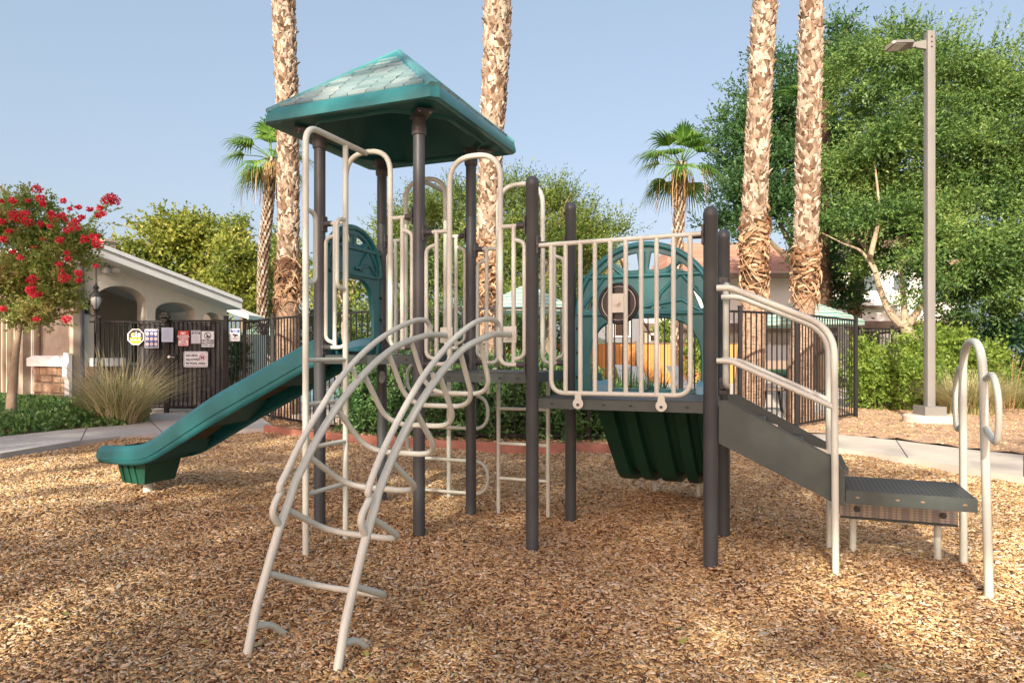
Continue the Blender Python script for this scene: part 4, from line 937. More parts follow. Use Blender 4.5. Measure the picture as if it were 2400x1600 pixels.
# 5 pool hours
o, at, rect, disc, text, w, h, c, ax, nr = sign('pool_hours_sign', 'small white sign with a navy heading POOL & SPA HOURS', 447.7, 470.3, 774.4, 805, M['signw'], rad=.01)
rect('heading', -.45, .22, .45, .46, M['signnavy']); text('POOL & SPA', 0, .39, .13, M['signw'], 1.0, bold=.03); text('HOURS', 0, .28, .13, M['signw'], 1.1, bold=.03)
for i in range(8): rect('print_line', -.38, .12 - i * .075, .38 - .1 * (i % 2), .145 - i * .075, M['line'])
rect('edge', -.46, -.47, -.44, .22, M['signnavy']); rect('edge', .44, -.47, .46, .22, M['signnavy']); rect('edge', -.46, -.48, .46, -.46, M['signnavy'])
# 6 no glass
def prohib(disc, at, x, y, r, col, ax, o):
    disc('prohibition_ring', x, y, r, col, .0045, .84); q = at(x, y, .005)
    d1 = (ax * -1 + UPV).normalized(); d2 = (ax + UPV).normalized(); obj('prohibition_bar', MB().add([q + d1 * r * .9 + d2 * r * .08, q + d1 * r * .9 - d2 * r * .08, q - d1 * r * .9 - d2 * r * .08, q - d1 * r * .9 + d2 * r * .08], [(0, 1, 2, 3)]), col, o, False)
o, at, rect, disc, text, w, h, c, ax, nr = sign('no_glass_sign', 'white sign with crossed bottle symbol reading NO GLASS ALLOWED', 472, 501.8, 776, 813, M['signw'], rad=.01)
prohib(disc, at, 0, .22, .082, M['ink'], ax, o); rect('bottle_symbol', -.10, .08, .02, .24, M['ink'], .004); rect('bottle_symbol', -.06, .24, -.02, .36, M['ink'], .004); rect('bottle_symbol', .05, .08, .17, .22, M['ink'], .004)
text('NO GLASS', 0, -.09, .155, M['ink'], 1.05, bold=.04); text('ALLOWED', 0, -.25, .155, M['ink'], 1.1, bold=.04); text('IN POOL AREA', 0, -.40, .10, M['ink'], 1.05, bold=.03)
# 7 no pets
o, at, rect, disc, text, w, h, c, ax, nr = sign('no_pets_sign', 'wide pale sign reading NO PETS ALLOWED IN POOL AREA, lowest on the gate', 430, 487.7, 823.3, 860, M['signw'], rad=.045, Y=15.98)
for a_, b_, c_, d_ in ((-.46, .42, .46, .44), (-.46, -.44, .46, -.42), (-.47, -.42, -.458, .42), (.458, -.42, .47, .42)): rect('edge', a_, b_, c_, d_, M['ink'])
text('NO PETS', -.40, .23, .20, M['ink'], .95, 'LEFT', .03); text('ALLOWED', -.40, -.02, .20, M['ink'], .95, 'LEFT', .03); text('IN POOL AREA', -.40, -.27, .20, M['ink'], .95, 'LEFT', .03)
prohib(disc, at, .27, .12, .075, M['signred'], ax, o); rect('pet_symbol', .20, .03, .26, .20, M['signnavy'], .004); rect('pet_symbol', .28, .03, .34, .20, M['signnavy'], .004); rect('pet_symbol', .25, .08, .29, .14, M['signnavy'], .004)
# 8 security alert
o, at, rect, disc, text, w, h, c, ax, nr = sign('security_camera_sign', 'white sign with blue heading and camera symbol, right of the gate by the corner', 539.8, 562.7, 770, 799.6, M['signw'], rad=.01)
rect('heading', -.45, .20, .45, .46, M['signblue']); text('SECURITY', 0, .39, .13, M['signw'], 1.0, bold=.03); text('ALERT', 0, .27, .13, M['signw'], 1.0, bold=.03)
obj('camera_symbol', MB().add([at(*p, .003) for p in ((-.28, .10), (.26, .04), (.30, -.08), (.08, -.10), (0, -.2), (-.12, -.18), (-.06, -.06), (-.24, -.02))], [tuple(range(8))]), M['ink'], o, False)
rect('print_line', -.25, -.28, .25, -.255, M['ink']); rect('print_line', -.2, -.36, .22, -.34, M['line'])
# ================================================================= BUILDINGS
def perp(d): return Vector((d.y, -d.x, 0))
def clubhouse():
    al = radians(30); c0 = GP(185, 16.5); dr = Vector((sin(al), cos(al), 0)); nr = Vector((cos(al), -sin(al), 0)); dl = Vector((-cos(al), sin(al), 0))
    B = thing('clubhouse', 'cream and tan stucco clubhouse with arched veranda, sloping white eave and stone base', 'building', c0)
    def A(s, z, n=0.0): return c0 + dr * s + nr * n + Vector((0, 0, z))
    def sz(x, y):                                  # pixel -> position on arch wall
        r = (x - PX) / FPX; s = (c0.x - r * c0.y) / (r * dr.y - dr.x); Y = c0.y + s * dr.y; return s, EYE - (y - PY) / FPX * Y
    sL, zL = sz(190, 588); sR, zR = sz(532, 712); slope = (zR - zL) / (sR - sL)
    def roofz(s): return 3.71 - .2573 * (s - .05)
    outer = [(0, 0), (sR, 0), (sR, roofz(sR)), (0, roofz(0))]
    holes = []
    for xa, xb, yt, ysp in ((222, 344, 669.6, 714), (364, 460, 708, 735), (474, 517, 732, 752)):
        s1, s2 = sz(xa, 700)[0], sz(xb, 700)[0]; zt = sz((xa + xb) / 2, yt)[1]; zs = sz(xb, ysp)[1]; m = (s1 + s2) / 2; hw = (s2 - s1) / 2
        holes.append([(s1, .05), (s2, .05)] + [(m + hw * cos(a), zs + (zt - zs) * sin(a)) for a in [pi * i / 16 for i in range(17)]])
    th = .42
    me = curve_mesh('arcade_wall', [outer] + holes, th / 2, 0, lambda x, y, z: A(x, y, -th / 2 + z)); link('arcade_wall', me, M['stuccoc'], B)
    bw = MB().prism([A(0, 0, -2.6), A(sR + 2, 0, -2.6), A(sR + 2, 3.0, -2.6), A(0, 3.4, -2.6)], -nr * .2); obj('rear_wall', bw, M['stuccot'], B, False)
    s1 = sz(222, 700)[0]
    dd = MB().box(A(s1 + .7, 1.15, -2.57), (1.5, .06, 2.3), (dr, nr, UPV)); dfr = obj('door', MB().box(A(s1 + .7, 1.2, -2.585), (1.75, .06, 2.5), (dr, nr, UPV)), M['trimw'], B, False); obj('door_glass', dd, M['door'], dfr, False)
    for s_ in (s1 + 3.0, s1 + 4.9):
        wf = obj('window', MB().box(A(s_, 1.7, -2.585), (1.2, .06, 1.3), (dr, nr, UPV)), M['trimw'], B, False); obj('pane', MB().box(A(s_, 1.7, -2.57), (1.05, .06, 1.15), (dr, nr, UPV)), M['door'], wf, False)
    # eave: gutter board and roof slab, following the slope
    def E(s, dz, n): return A(s, roofz(s) + dz, n)
    sE, sW = 4.10, -.2
    obj('fascia', MB().prism([E(sW, -.02, .62), E(sE, -.02, .62), E(sE, .17, .62), E(sW, .17, .62)], nr * .05), M['trimg'], B, False)
    obj('soffit', MB().prism([E(sW, -.03, .60), E(sE, -.03, .60), E(sE, -.03, -2.8), E(sW, -.03, -2.8)], UPV * .03), M['trimg'], B, False)
    rf_ = MB().prism([E(sW, .175, .72), E(sE, .175, .72), E(sE, .29, .66), E(sW, .29, .66)], -nr * 7); obj('roof', rf_, M['roofgrey'], B, False)
    # front walls to the left of the corner
    H = 3.55
    def Lw(s, z, n=0.0): return c0 + dl * s + perp(dl) * 0 - dr * n + Vector((0, 0, z))
    obj('corner_board', MB().box(Lw(.06, H / 2, .06), (.16, .16, H), (dl, dr, UPV)), M['trimt'], B, False)
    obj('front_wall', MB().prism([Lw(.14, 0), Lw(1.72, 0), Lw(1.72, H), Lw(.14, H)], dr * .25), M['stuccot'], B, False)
    obj('downspout', MB().tube([Lw(1.67, .05, .07), Lw(1.67, 3.2, .07)], .04, 8), M['brown'], B)
    obj('downspout', MB().bar(A(.05, .05, .045), A(.05, 3.6, .045), .07, .07, up=dr), M['corner'], B, False)
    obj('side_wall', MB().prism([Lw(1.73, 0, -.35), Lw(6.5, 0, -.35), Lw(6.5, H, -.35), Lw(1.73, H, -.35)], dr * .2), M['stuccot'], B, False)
    gt = obj('paneled_gate', MB().prism([Lw(1.85, .05, -.30), Lw(6, .05, -.30), Lw(6, 2.3, -.30), Lw(1.85, 2.3, -.30)], -dr * .02), M['brownsiding'], B, False)
    bt = MB()
    for i in range(13): s = 1.9 + i * .33; bt.bar(Lw(s, .06, -.26), Lw(s, 2.28, -.26), .06 if i % 3 else .13, .04, up=dl)
    bt.bar(Lw(1.85, 2.3, -.25), Lw(6, 2.3, -.25), .07, .09); obj('battens', bt, M['trimt'], gt, False)
    # upper roof over the front part
    obj('parapet', MB().bar(Lw(-.1, H + .05, .03), Lw(7, H + .05, .03), .34, .14), M['trimg'], B, False)
    cv = obj('chimney', MB().box(Lw(.55, H + .42, -1.0), (.26, .26, .5), (dl, dr, UPV)).box(Lw(.55, H + .69, -1.0), (.33, .33, .06), (dl, dr, UPV)), M['stuccot'], B, False)
    # stone base with white cap and bracket
    st = MB(); r = random.Random(4); z = 0
    x0, x1 = .14, 1.74
    rows = [.23, .18, .25, .17, .23]
    zz = 0.02
    for h_ in rows:
        x = x0
        while x < x1 - .02:
            w_ = min(r.uniform(.22, .5), x1 - x); w_ = x1 - x if x1 - x - w_ < .12 else w_
            dp = r.uniform(.15, .19); bvl = .018
            f = [Lw(x + .008, zz + .008, dp - .03), Lw(x + w_ - .008, zz + .008, dp - .03), Lw(x + w_ - .008, zz + h_ - .008, dp - .03), Lw(x + .008, zz + h_ - .008, dp - .03)]
            g_ = [Lw(x + .008 + bvl, zz + .008 + bvl, dp), Lw(x + w_ - .008 - bvl, zz + .008 + bvl, dp), Lw(x + w_ - .008 - bvl, zz + h_ - .008 - bvl, dp), Lw(x + .008 + bvl, zz + h_ - .008 - bvl, dp)]
            b_ = [Lw(x + .008, zz + .008, .05), Lw(x + w_ - .008, zz + .008, .05), Lw(x + w_ - .008, zz + h_ - .008, .05), Lw(x + .008, zz + h_ - .008, .05)]
            st.add(b_ + f + g_, [(4, 5, 9, 8), (5, 6, 10, 9), (6, 7, 11, 10), (7, 4, 8, 11), (8, 9, 10, 11), (0, 1, 5, 4), (1, 2, 6, 5), (2, 3, 7, 6), (3, 0, 4, 7)]); x += w_
        zz += h_
    pb = obj('stone_base', MB().box(Lw((x0 + x1) / 2, .53, .06), (x1 - x0 - .01, .18, 1.04), (dl, dr, UPV)), M['brown'], B, False)
    obj('stones', st, M['stone'], pb, False)
    st2 = MB(); zz = .02
    for h_ in rows:
        x = .1
        while x < .75:
            w_ = r.uniform(.2, .35); st2.box(A(x + w_ / 2, zz + h_ / 2, .05), (w_ - .015, .1 + r.uniform(0, .03), h_ - .015), (dr, nr, UPV)); x += w_
        zz += h_
    obj('stones', st2, M['stone'], pb, False)
    obj('cap', MB().prism([Lw(x0 - .02, 1.08, .26), Lw(x1 + .12, 1.08, .26), Lw(x1 + .12, 1.27, .26), Lw(x1 + .04, 1.34, .16), Lw(x0 - .02, 1.34, .16), Lw(x0 - .02, 1.27, .26)], dr * .2), M['trimw'], pb, False)
    obj('cap', MB().box(A(.62, 1.18, .09), (.8, .20, .20), (dr, nr, UPV)), M['trimw'], pb, False)
    br = [(0, .0), (.07, 0), (.07, .75), (.12, .85), (.12, 1.1), (.07, 1.2), (.09, 1.40), (0, 1.40)]
    obj('bracket', MB().prism([Lw(.13, z, .19 + x) for x, z in br], -dl * .20), M['trimw'], pb, False)
    # lantern and flood light
    q = sz(213, 708); p = A(q[0], q[1], .22)
    Ln = thing('wall_lantern', 'black carriage lantern with frosted glass on the cream corner wall above the fence', 'lantern', p)
    k = MB(); k.tube([A(q[0] - .02, q[1] - .12, .01), A(q[0] - .02, q[1] + .02, .01)], .09, 8); obj('back_plate', MB().box(A(q[0] - .1, q[1] - .12, .015), (.12, .03, .34), (dr, nr, UPV)), M['lampblk'], Ln)
    ar = MB().tube(crom([A(q[0] - .1, q[1] - .18, .03), A(q[0] - .05, q[1] - .33, .12), p - UPV * .30, p - UPV * .20], 4), .016, 8)
    ar.lathe(p, [(.02, -.75), (.035, -.7), (.025, -.6), (.04, -.45), (.02, -.35), (.05, -.22), (.09, -.19), (.05, -.17)], 12); obj('bracket', ar, M['lampblk'], Ln)
    obj('glass', MB().lathe(p, [(.05, -.17), (.11, -.06), (.135, .05), (.115, .14)], 16), M['glass'], Ln)
    cp = MB().lathe(p, [(.15, .13), (.13, .18), (.06, .24), (.04, .30), (.07, .34), (.03, .40), (.008, .46)], 16)
    for i in range(6):
        a = 2 * pi * i / 6; cp.tube([p + Vector((cos(a) * rr, sin(a) * rr, zz_)) for rr, zz_ in ((.055, -.17), (.115, -.06), (.14, .05), (.12, .14))], .007, 5)
    obj('cage', cp, M['lampblk'], Ln)
    obj('hanging_cable', MB().tube(crom([p + UPV * .44, p + UPV * 1.0, p + UPV * 1.7 + dr * .0, A(q[0] + .08, roofz(q[0]) - .15, .3), A(q[0] + .2, roofz(q[0]) - .03, .35)], 4), .014, 6), M['lampblk'], Ln)
    q = sz(247, 634); p = A(q[0], q[1], .16)
    Fl = thing('flood_light', 'white twin security flood light fixed under the eave above the first arch', 'light fixture', p)
    obj('mount', MB().tube([p + UPV * .30 - nr * .05, p + UPV * .06], .02, 8), M['lampblk'], Fl)
    obj('globe', MB().lathe(p - dr * .06, [(.02, -.11), (.08, -.085), (.105, -.02), (.09, .05), (.03, .08)], 14), M['glass'], Fl)
    obj('lamp_head', MB().tube([p, p + dr * .08 + nr * .05, p + dr * .20 + nr * .12], [.05, .07, .085], 12), M['glass'], Fl)
M['roofgrey'] = mat('grey_roof_edge', (.50, .51, .50), .8, .06, 4)
M['trimt'] = mat('tan_trim', (.50, .42, .31), .8, .05, 4)
M['corner'] = mat('dark_downspout', (.10, .10, .12), .5, .05, 4)
M['lampblk'] = mat('aged_black_metal', (.035, .037, .035), .5, .1, 8)
clubhouse()
# low white roof end behind the corner of the pool fence
lb = thing('pump_house', 'low pale outbuilding with white roof edge behind the corner of the pool fence', 'building', GP(575, 22))
obj('wall', MB().box(GP(568, 22.5, 1.0), (1.1, 1.2, 2.0)), M['stuccoc'], lb, False)
obj('roof', MB().prism([P(525, 727, 21.8), P(582, 748, 21.8), P(582, 738, 21.8), P(525, 716, 21.8)], Vector((0, 1.4, 0))), M['trimg'], lb, False)

def box_house(name, label, x0, x1, Y, dep, parts):
    B = thing(name, label, 'building', GP((x0 + x1) / 2, Y)); return B
def house_right():
    Y = 38.0; B = thing('apartment_building', 'white two storey apartment building with brown trim and clay tile roof behind the palms', 'building', GP(1900, Y))
    def R(x0, x1, y0, y1, m, name, y_, dep=.3, par=None):
        a = P(x0, y1, y_); b = P(x1, y0, y_); return obj(name, MB().box(((a.x + b.x) / 2, y_ + dep / 2, (a.z + b.z) / 2), (b.x - a.x, dep, b.z - a.z)), m, par or B, False)
    R(1500, 1990, 640, 845, M['white'], 'wall', Y, 6); R(1990, 2250, 700, 845, M['white'], 'wall', Y - 1.5, 6); R(1990, 2160, 560, 700, M['white'], 'wall', Y, 6)
    R(1495, 1995, 757, 776, M['brown'], 'band', Y - .25, .22); R(1985, 2252, 752, 770, M['brown'], 'band', Y - 1.8, .25)
    R(1500, 1990, 776, 806, M['stuccot'], 'recess', Y - .1, .08)
    R(2000, 2110, 700, 716, M['trimw'], 'ledge', Y - 2.0, .4); R(2000, 2075, 716, 722, M['brown'], 'ledge_painted_shadow', Y - 1.9, .3)  # brown strip below the ledge colours in the ledge's shadow
    a, b = P(1650, 648, Y - .8), P(1880, 648, Y - .8)
    for (x0, x1, yE, yT) in ((1560, 1935, 640, 560), (1960, 2200, 560, 500)):
        A_, B_ = P(x0, yE, Y - .9), P(x1, yE, Y - .9); zt = P(0, yT, Y + 2).z; ins = 1.2
        rf_ = MB().add([A_, B_, Vector((B_.x - ins, Y + 3.5, zt)), Vector((A_.x + ins, Y + 3.5, zt)), Vector((B_.x, Y + 7.5, A_.z)), Vector((A_.x, Y + 7.5, A_.z))], [(0, 1, 2, 3), (1, 4, 2), (4, 5, 3, 2), (5, 0, 3)])
        r_ = obj('roof', rf_, M['tile'], B, False); obj('eave_board', MB().box(((A_.x + B_.x) / 2, Y - .93, A_.z - .14), (B_.x - A_.x, .06, .26)), M['brown'], r_, False)
    for x in (1535, 1590, 1625, 1690, 1750, 1960):
        f = R(x - 13, x + 13, 783, 800, M['trimw'], 'window', Y - .16, .06); R(x - 10, x + 10, 785, 799, M['door'], 'pane', Y - .18, .05, f)
    for x in (2040, 2110):
        f = R(x - 20, x + 20, 640, 684, M['trimw'], 'window', Y - .08, .08); R(x - 16, x + 16, 644, 680, M['glasswin'], 'pane', Y - .1, .05, f)
    for x in (2040, 2130, 2200): f = R(x - 20, x + 22, 776, 830, M['door'], 'garage_opening', Y - 1.6, .06)
M['glasswin'] = mat('window_glass', (.10, .12, .13), .1, .1, 2)
house_right()
def house_mid():
    Y = 36; B = thing('gabled_house', 'grey and beige gabled house seen through the green arch panel', 'building', GP(1440, Y))
    a = P(1395, 800, Y).x; b = P(1500, 800, Y).x; ze = P(0, 735, Y).z; zp = P(0, 600, Y).z
    obj('wall', MB().prism([(a, Y, 0), (b, Y, 0), (b, Y, ze), ((a + b) / 2, Y, zp), (a, Y, ze)], (0, 7, 0)), M['greywall'], B, False)
    rf_ = MB(); m = (a + b) / 2
    for s, e in ((a - .3, 1), (b + .3, -1)): rf_.prism([(s, Y - .3, ze - .1), (m, Y - .3, zp + .12), (m, Y - .3, zp + .28), (s, Y - .3, ze + .06)], (0, 7.5, 0))
    obj('roof', rf_, M['tile'], B, False)
    f = obj('window', MB().box(P(1458, 770, Y - .03), (.9, .08, .9)), M['trimw'], B, False); obj('pane', MB().box(P(1458, 770, Y - .06), (.7, .08, .7)), M['door'], f, False)
house_mid()
# timber fence behind the pool
def timber(px0, px1, Y0, Y1, label):
    a, b = GP(px0, Y0), GP(px1, Y1); T = thing('timber_fence', label, 'fence', (a + b) / 2); d = (b - a).normalized()
    obj('boards', MB().prism([a + UPV * .05, b + UPV * .05, b + UPV * 1.84, a + UPV * 1.84], Vector((0, .04, 0))), M['timber'], T, False)
    obj('cap_rail', MB().bar(a + UPV * 1.86, b + UPV * 1.86, .09, .045), M['brown'], T, False)
    n = 7
    for i in range(n + 1): p = a.lerp(b, i / n) - Vector((0, .06, 0)); obj('post', MB().box(p + UPV * .97, (.09, .09, 1.95)), M['brown'], T, False)
timber(1060, 1490, 31.5, 31.0, 'orange brown timber board fence behind the pool, seen left of the grey sunbed boards')
timber(1500, 1780, 31.6, 32.0, 'orange brown timber board fence below the white building, right of the grey house')

# ================================================================= UMBRELLAS, LOUNGERS
def umbrella(label, px, Y, ytop, yedge, hw, m, sides=8, rot=.2, drop=.14):
    t = P(px, ytop, Y); e = P(px, yedge, Y); U = thing('patio_umbrella', label, 'umbrella', Vector((t.x, Y, .03)), 'patio umbrellas by the pool')
    mb = MB(); n = sides; rings = []
    for k in range(7):
        f = k / 6; r = hw * f + .001; z = t.z - (t.z - e.z) * (f ** 1.05)
        ring = []
        for i in range(n * 4):
            a = rot + 2 * pi * i / (n * 4); seg = cos(pi / n) / cos(((a - rot) % (2 * pi / n)) - pi / n); ring.append(Vector((t.x + cos(a) * r * seg, Y + sin(a) * r * seg, z - .02 * f * (1 - seg) * 10)))
        rings.append(ring)
    vs = [p for r in rings for p in r]; m_ = n * 4; fs = [(i * m_ + k, i * m_ + (k + 1) % m_, (i + 1) * m_ + (k + 1) % m_, (i + 1) * m_ + k) for i in range(6) for k in range(m_)]
    last = rings[-1]; vs += [p - UPV * drop for p in last]; fs += [(6 * m_ + k, 6 * m_ + (k + 1) % m_, 7 * m_ + (k + 1) % m_, 7 * m_ + k) for k in range(m_)]
    mb.add(vs, fs); obj('canopy', mb, m, U, 20)
    obj('pole', MB().tube([(t.x, Y, .03), (t.x, Y, t.z + .08)], .024, 8), M['fence'], U)
    obj('base', MB().lathe((t.x, Y, .03), [(.28, 0), (.28, .05), (.06, .09), (.05, .3)], 16), M['greywall'], U)
    for i in range(n):
        a = rot + 2 * pi * i / n; obj('rib', MB().tube([(t.x + cos(a) * hw * .97, Y + sin(a) * hw * .97, e.z + .0), (t.x, Y, t.z - .06)], .009, 5), M['fence'], U)
umbrella('teal and cream striped patio umbrella seen between the climber bars before the green trees', 1236, 18.2, 664, 719, 1.25, M['stripe'])
umbrella('teal striped patio umbrella under the twin palm trunks right of the stairs', 1885, 20.0, 700, 752, 1.55, M['stripe'], rot=.35)
umbrella('small pale green umbrella seen below the drum in the guardrail', 1372, 29, 780, 797, .95, M['stripepale'], 6)
umbrella('teal umbrella far off behind the second barred panel of the tower', 1090, 26, 764, 782, .8, M['stripe'], 6)
umbrella('low teal umbrella seen through the pickets left of the large palm trunk', 625, 26, 752, 778, 1.3, M['stripe'], 6)
def lounger(px, Y, rz, label):
    p = GP(px, Y, .03); Lo = thing('sun_lounger', label, 'sun lounger', p, 'grey loungers on the pool deck'); Lo.rotation_euler.z = 0
    ax = Vector((cos(rz), sin(rz), 0)); sd = Vector((-sin(rz), cos(rz), 0)); 
    def q(a, b, z): return p + ax * a + sd * b + UPV * z
    obj('seat', MB().prism([q(-.6, -.32, .34), q(.75, -.32, .34), q(.75, .32, .34), q(-.6, .32, .34)], UPV * .05), M['sling'], Lo, False)
    obj('backrest', MB().prism([q(-.6, -.32, .36), q(-.6, .32, .36), q(-1.0, .32, .98), q(-1.0, -.32, .98)], ax * .04), M['sling'], Lo, False)
    for a in (-.5, .65):
        for b in (-.3, .3): obj('leg', MB().tube([q(a, b, 0), q(a, b, .36)], .018, 6), M['fence'], Lo)
M['sling'] = mat('grey_sling_fabric', (.15, .16, .18), .8, .1, 8)
for i, a in enumerate(((1545, 20, -.9, 'grey pool lounger beside the spiky plants behind the guardrail'), (1640, 21, -.8, 'grey pool lounger seen just left of the tall front corner post'), (1500, 23, -1.1, 'far grey lounger behind the middle of the guardrail'), (560, 19, -.5, 'grey lounger seen through the gap right of the pool gate'), (490, 19.5, 2.5, 'grey lounger in the shade behind the gate mesh'))): lounger(*a)
tb = thing('side_table', 'low patio table with dark legs under the umbrella behind the right fence', 'table', GP(1810, 16.2, .03))
p = GP(1810, 16.2, .03); obj('table_top', MB().lathe(p, [(.38, .50), (.4, .52), (.4, .55), (.38, .56)], 20), M['brown'], tb)
for a in range(4): obj('leg', MB().tube([p + Vector((.3 * cos(a * pi / 2 + .5), .3 * sin(a * pi / 2 + .5), 0)), p + Vector((.2 * cos(a * pi / 2 + .5), .2 * sin(a * pi / 2 + .5), .5))], .018, 6), M['fence'], tb)

# ================================================================= LAMP POST
def lamp():
    p = GP(2178.5, 13.75); z = 7.75; Lp = thing('lamp_post', 'tall square bronze grey lamp post on a round concrete footing', 'lamp post', p)
    obj('footing', MB().lathe(p, [(.475, -.1), (.475, .15), (.455, .175), (.0, .178)], 40), M['footing'], Lp)
    obj('base_cover', MB().prism([p + Vector((x, y, .178)) for x, y in ((-.21, -.21), (.21, -.21), (.21, .21), (-.21, .21))], UPV * .17), M['lamppole'], Lp, False)
    k = .078; pole = obj('pole', MB().add([p + Vector((x * k, y * k, .34)) for x, y in r2([(-1, -1), (1, -1), (1, 1), (-1, 1)], .25, 3)] + [p + Vector((x * k, y * k, z)) for x, y in r2([(-1, -1), (1, -1), (1, 1), (-1, 1)], .25, 3)], [tuple(range(16, 32))] + [(i, (i + 1) % 16, 16 + (i + 1) % 16, 16 + i) for i in range(16)]), M['lamppole'], Lp, 30)
    h = MB()
    for zz in (z - .12, z - .22, z - .32): c = p + Vector((.0, -k - .002, zz)); h.add([c + Vector((.018 * cos(a), 0, .018 * sin(a))) for a in [2 * pi * i / 12 for i in range(12)]], [tuple(range(12))])
    obj('bolt_hole', h, M['hole'], pole, False)
    a = p + Vector((-k, 0, z - .26)); arm = MB().prism([a + Vector((0, -.03, .10)), a + Vector((0, -.03, -.08)), a + Vector((-.20, -.03, -.05)), a + Vector((-.26, -.03, .03)), a + Vector((-.2, -.03, .06))], (0, .06, 0)); arm.cyl(a + Vector((-.27, -.05, -.0)), a + Vector((-.27, .05, -.0)), .055, 14)
    obj('arm', arm, M['lamppole'], Lp, False)
    d = Vector((-.93, -.30, -.16)).normalized(); sd = Vector((-.28, .86, -.30)).normalized(); up = sd.cross(d) * -1
    if up.z < 0: up = -up
    c = a + Vector((-.27, 0, -.02)) + d * .29
    hd = MB().prism([c + d * x + sd * y for x, y in ((-.27, -.04), (-.22, -.13), (.25, -.13), (.29, -.09), (.29, .09), (.25, .13), (-.22, .13), (-.27, .04))], up * .06)
    for i in range(5): hd.box(c + d * (-.2 + i * .05) + up * .07, (.012, .20, .03), (d, sd, up))
    hh = obj('lamp_head', hd, M['lamppole'], Lp, False); obj('lens', MB().box(c + d * .10 - up * .004, (.28, .21, .01), (d, sd, up)), M['glass'], hh, False)
M['footing'] = mat('footing_concrete', (.56, .48, .40), .95, .12, 5, bump=.8, bscale=40, dirt=(.42, .33, .25), dscale=3)
lamp()

# ================================================================= PLANTS
def norm(a): return a / (np.linalg.norm(a, axis=-1, keepdims=True) + 1e-9)
def leaves_on(C, D, n, L, Wd, r, spread=1.0, droop=0):
    """leaf quads around points C with main directions D"""
    k = len(C); C = np.repeat(C, n, 0); D = np.repeat(D, n, 0)
    d = norm(D + spread * r.normal(0, 1, C.shape)); d[:, 2] -= droop; d = norm(d)
    s = norm(np.cross(d, r.normal(0, 1, d.shape))); l = L * (.6 + .7 * r.random((len(d), 1))); w = Wd * (.6 + .7 * r.random((len(d), 1)))
    nn = np.cross(d, s)
    return np.stack([C, C + d * l * .5 + s * w * .5 + nn * l * .06, C + d * l, C + d * l * .5 - s * w * .5 + nn * l * .06], 1)
def twigs(cen, rad, nt, per, tl, L, Wd, r, up=.3, shell=(.55, 1.0), spread=.9, droop=0, bumpy=.25):
    cen = np.array(cen, float); rad = np.array(rad, float)
    a = norm(r.normal(0, 1, (nt, 3))); rr = shell[0] + (shell[1] - shell[0]) * r.random((nt, 1)) ** .7
    ph = a * 3.3; rr = rr * (1 + bumpy * np.sin(ph[:, :1] * 2.1 + 1.7 * ph[:, 1:2] + 5 * cen[:1].sum()) * np.cos(2.3 * ph[:, 2:3]))
    st = cen + a * rad * rr; d = norm(a * rad / rad.max() + np.array([0, 0, up]) + .5 * r.normal(0, 1, (nt, 3)))
    t = np.linspace(.05, 1, per)[None, :, None]; tlr = tl * (.5 + r.random((nt, 1, 1)))
    pts = st[:, None] + d[:, None] * t * tlr; pts[..., 2] -= (droop * t[..., 0] ** 2 * tlr[..., 0])
    D = np.repeat(d[:, None], per, 1)
    return leaves_on(pts.reshape(-1, 3), D.reshape(-1, 3), 1, L, Wd, r, spread, droop * .6)
def lobe(px, py, rx, ry, Y, dep=None):
    c = P(px, py, Y); k = Y / FPX; return (c, ((rx * k), (dep or rx * k * .9), ry * k))
def tree(name, label, cat, lobes, m, L, Wd, dens, trunk, barkm, tl=.6, per=10, up=.3, spread=.9, droop=0, shell=(.35, 1.0), group=None, limbs=True, seed=1, extra=None, clump=2.2, fine=True):
    L, Wd, dens = (L * .62, Wd * .62, dens * 2.1) if fine else (L, Wd, dens)
    r = np.random.default_rng(seed); base = Vector(trunk[0]); T = thing(name, label, cat, base, group); Q = []
    for c, rad in lobes:
        area = 4 * (rad[0] * rad[2]); n = int(dens * area)
        if not clump: Q.append(twigs(c, rad, n, per, tl, L, Wd, r, up, shell, spread, droop)); continue
        c = np.array(c); rad_ = np.array(rad); ns = max(7, int(area * clump)); Q.append(twigs(c, rad_ * .62, int(n * .10), per, tl, L, Wd, r, up, (.1, 1.0), spread, droop))
        for q in range(ns):
            a = norm(r.normal(0, 1, 3)); s_ = c + a * rad_ * r.uniform(.55, 1.0); rs = rad_.min() * r.uniform(.22, .40)
            Q.append(twigs(s_, np.array([rs * 1.4, rs * 1.3, rs * .6]), int(n * .78 / ns * r.uniform(.6, 1.4)), per, tl * .8, L, Wd, r, up, (.3, 1.0), spread, droop))
    if extra is not None: Q += extra(r)
    link('crown', quads_to_mesh('crown', np.concatenate(Q)), m, T)
    mb = MB(); tr = [Vector(p) for p in trunk]; r0 = trunk_r = tr_r.get(name, None) or .16
    pts = crom(tr, 4) if len(tr) > 2 else tr
    mb.tube(pts, [r0 * (1.25 - .75 * i / (len(pts) - 1)) for i in range(len(pts))], 12); t_ = obj('trunk', mb, barkm, T)
    if limbs:
        lm = MB(); top = tr[-1]
        for c, rad in lobes:
            c = Vector(c); m1 = top.lerp(c, .5) + Vector((random.uniform(-.2, .2), random.uniform(-.2, .2), -.15)); lm.tube(crom([top - UPV * .05, m1, c], 4), [r0 * .55 * (1 - .8 * i / 8) for i in range(9)], 7)
            for q in range(4):
                e = c + Vector((random.uniform(-.8, .8) * rad[0], random.uniform(-.8, .8) * rad[1], random.uniform(-.3, .9) * rad[2])); lm.tube([m1.lerp(c, .6), (c + e) / 2 + UPV * .1, e], [r0 * .25, r0 * .15, r0 * .05], 5)
        obj('limbs', lm, barkm, T)
    return T
tr_r = {'plane_tree': .2, 'elm_tree': .24, 'shade_tree': .25, 'crape_myrtle': .075, 'ash_tree': .18}
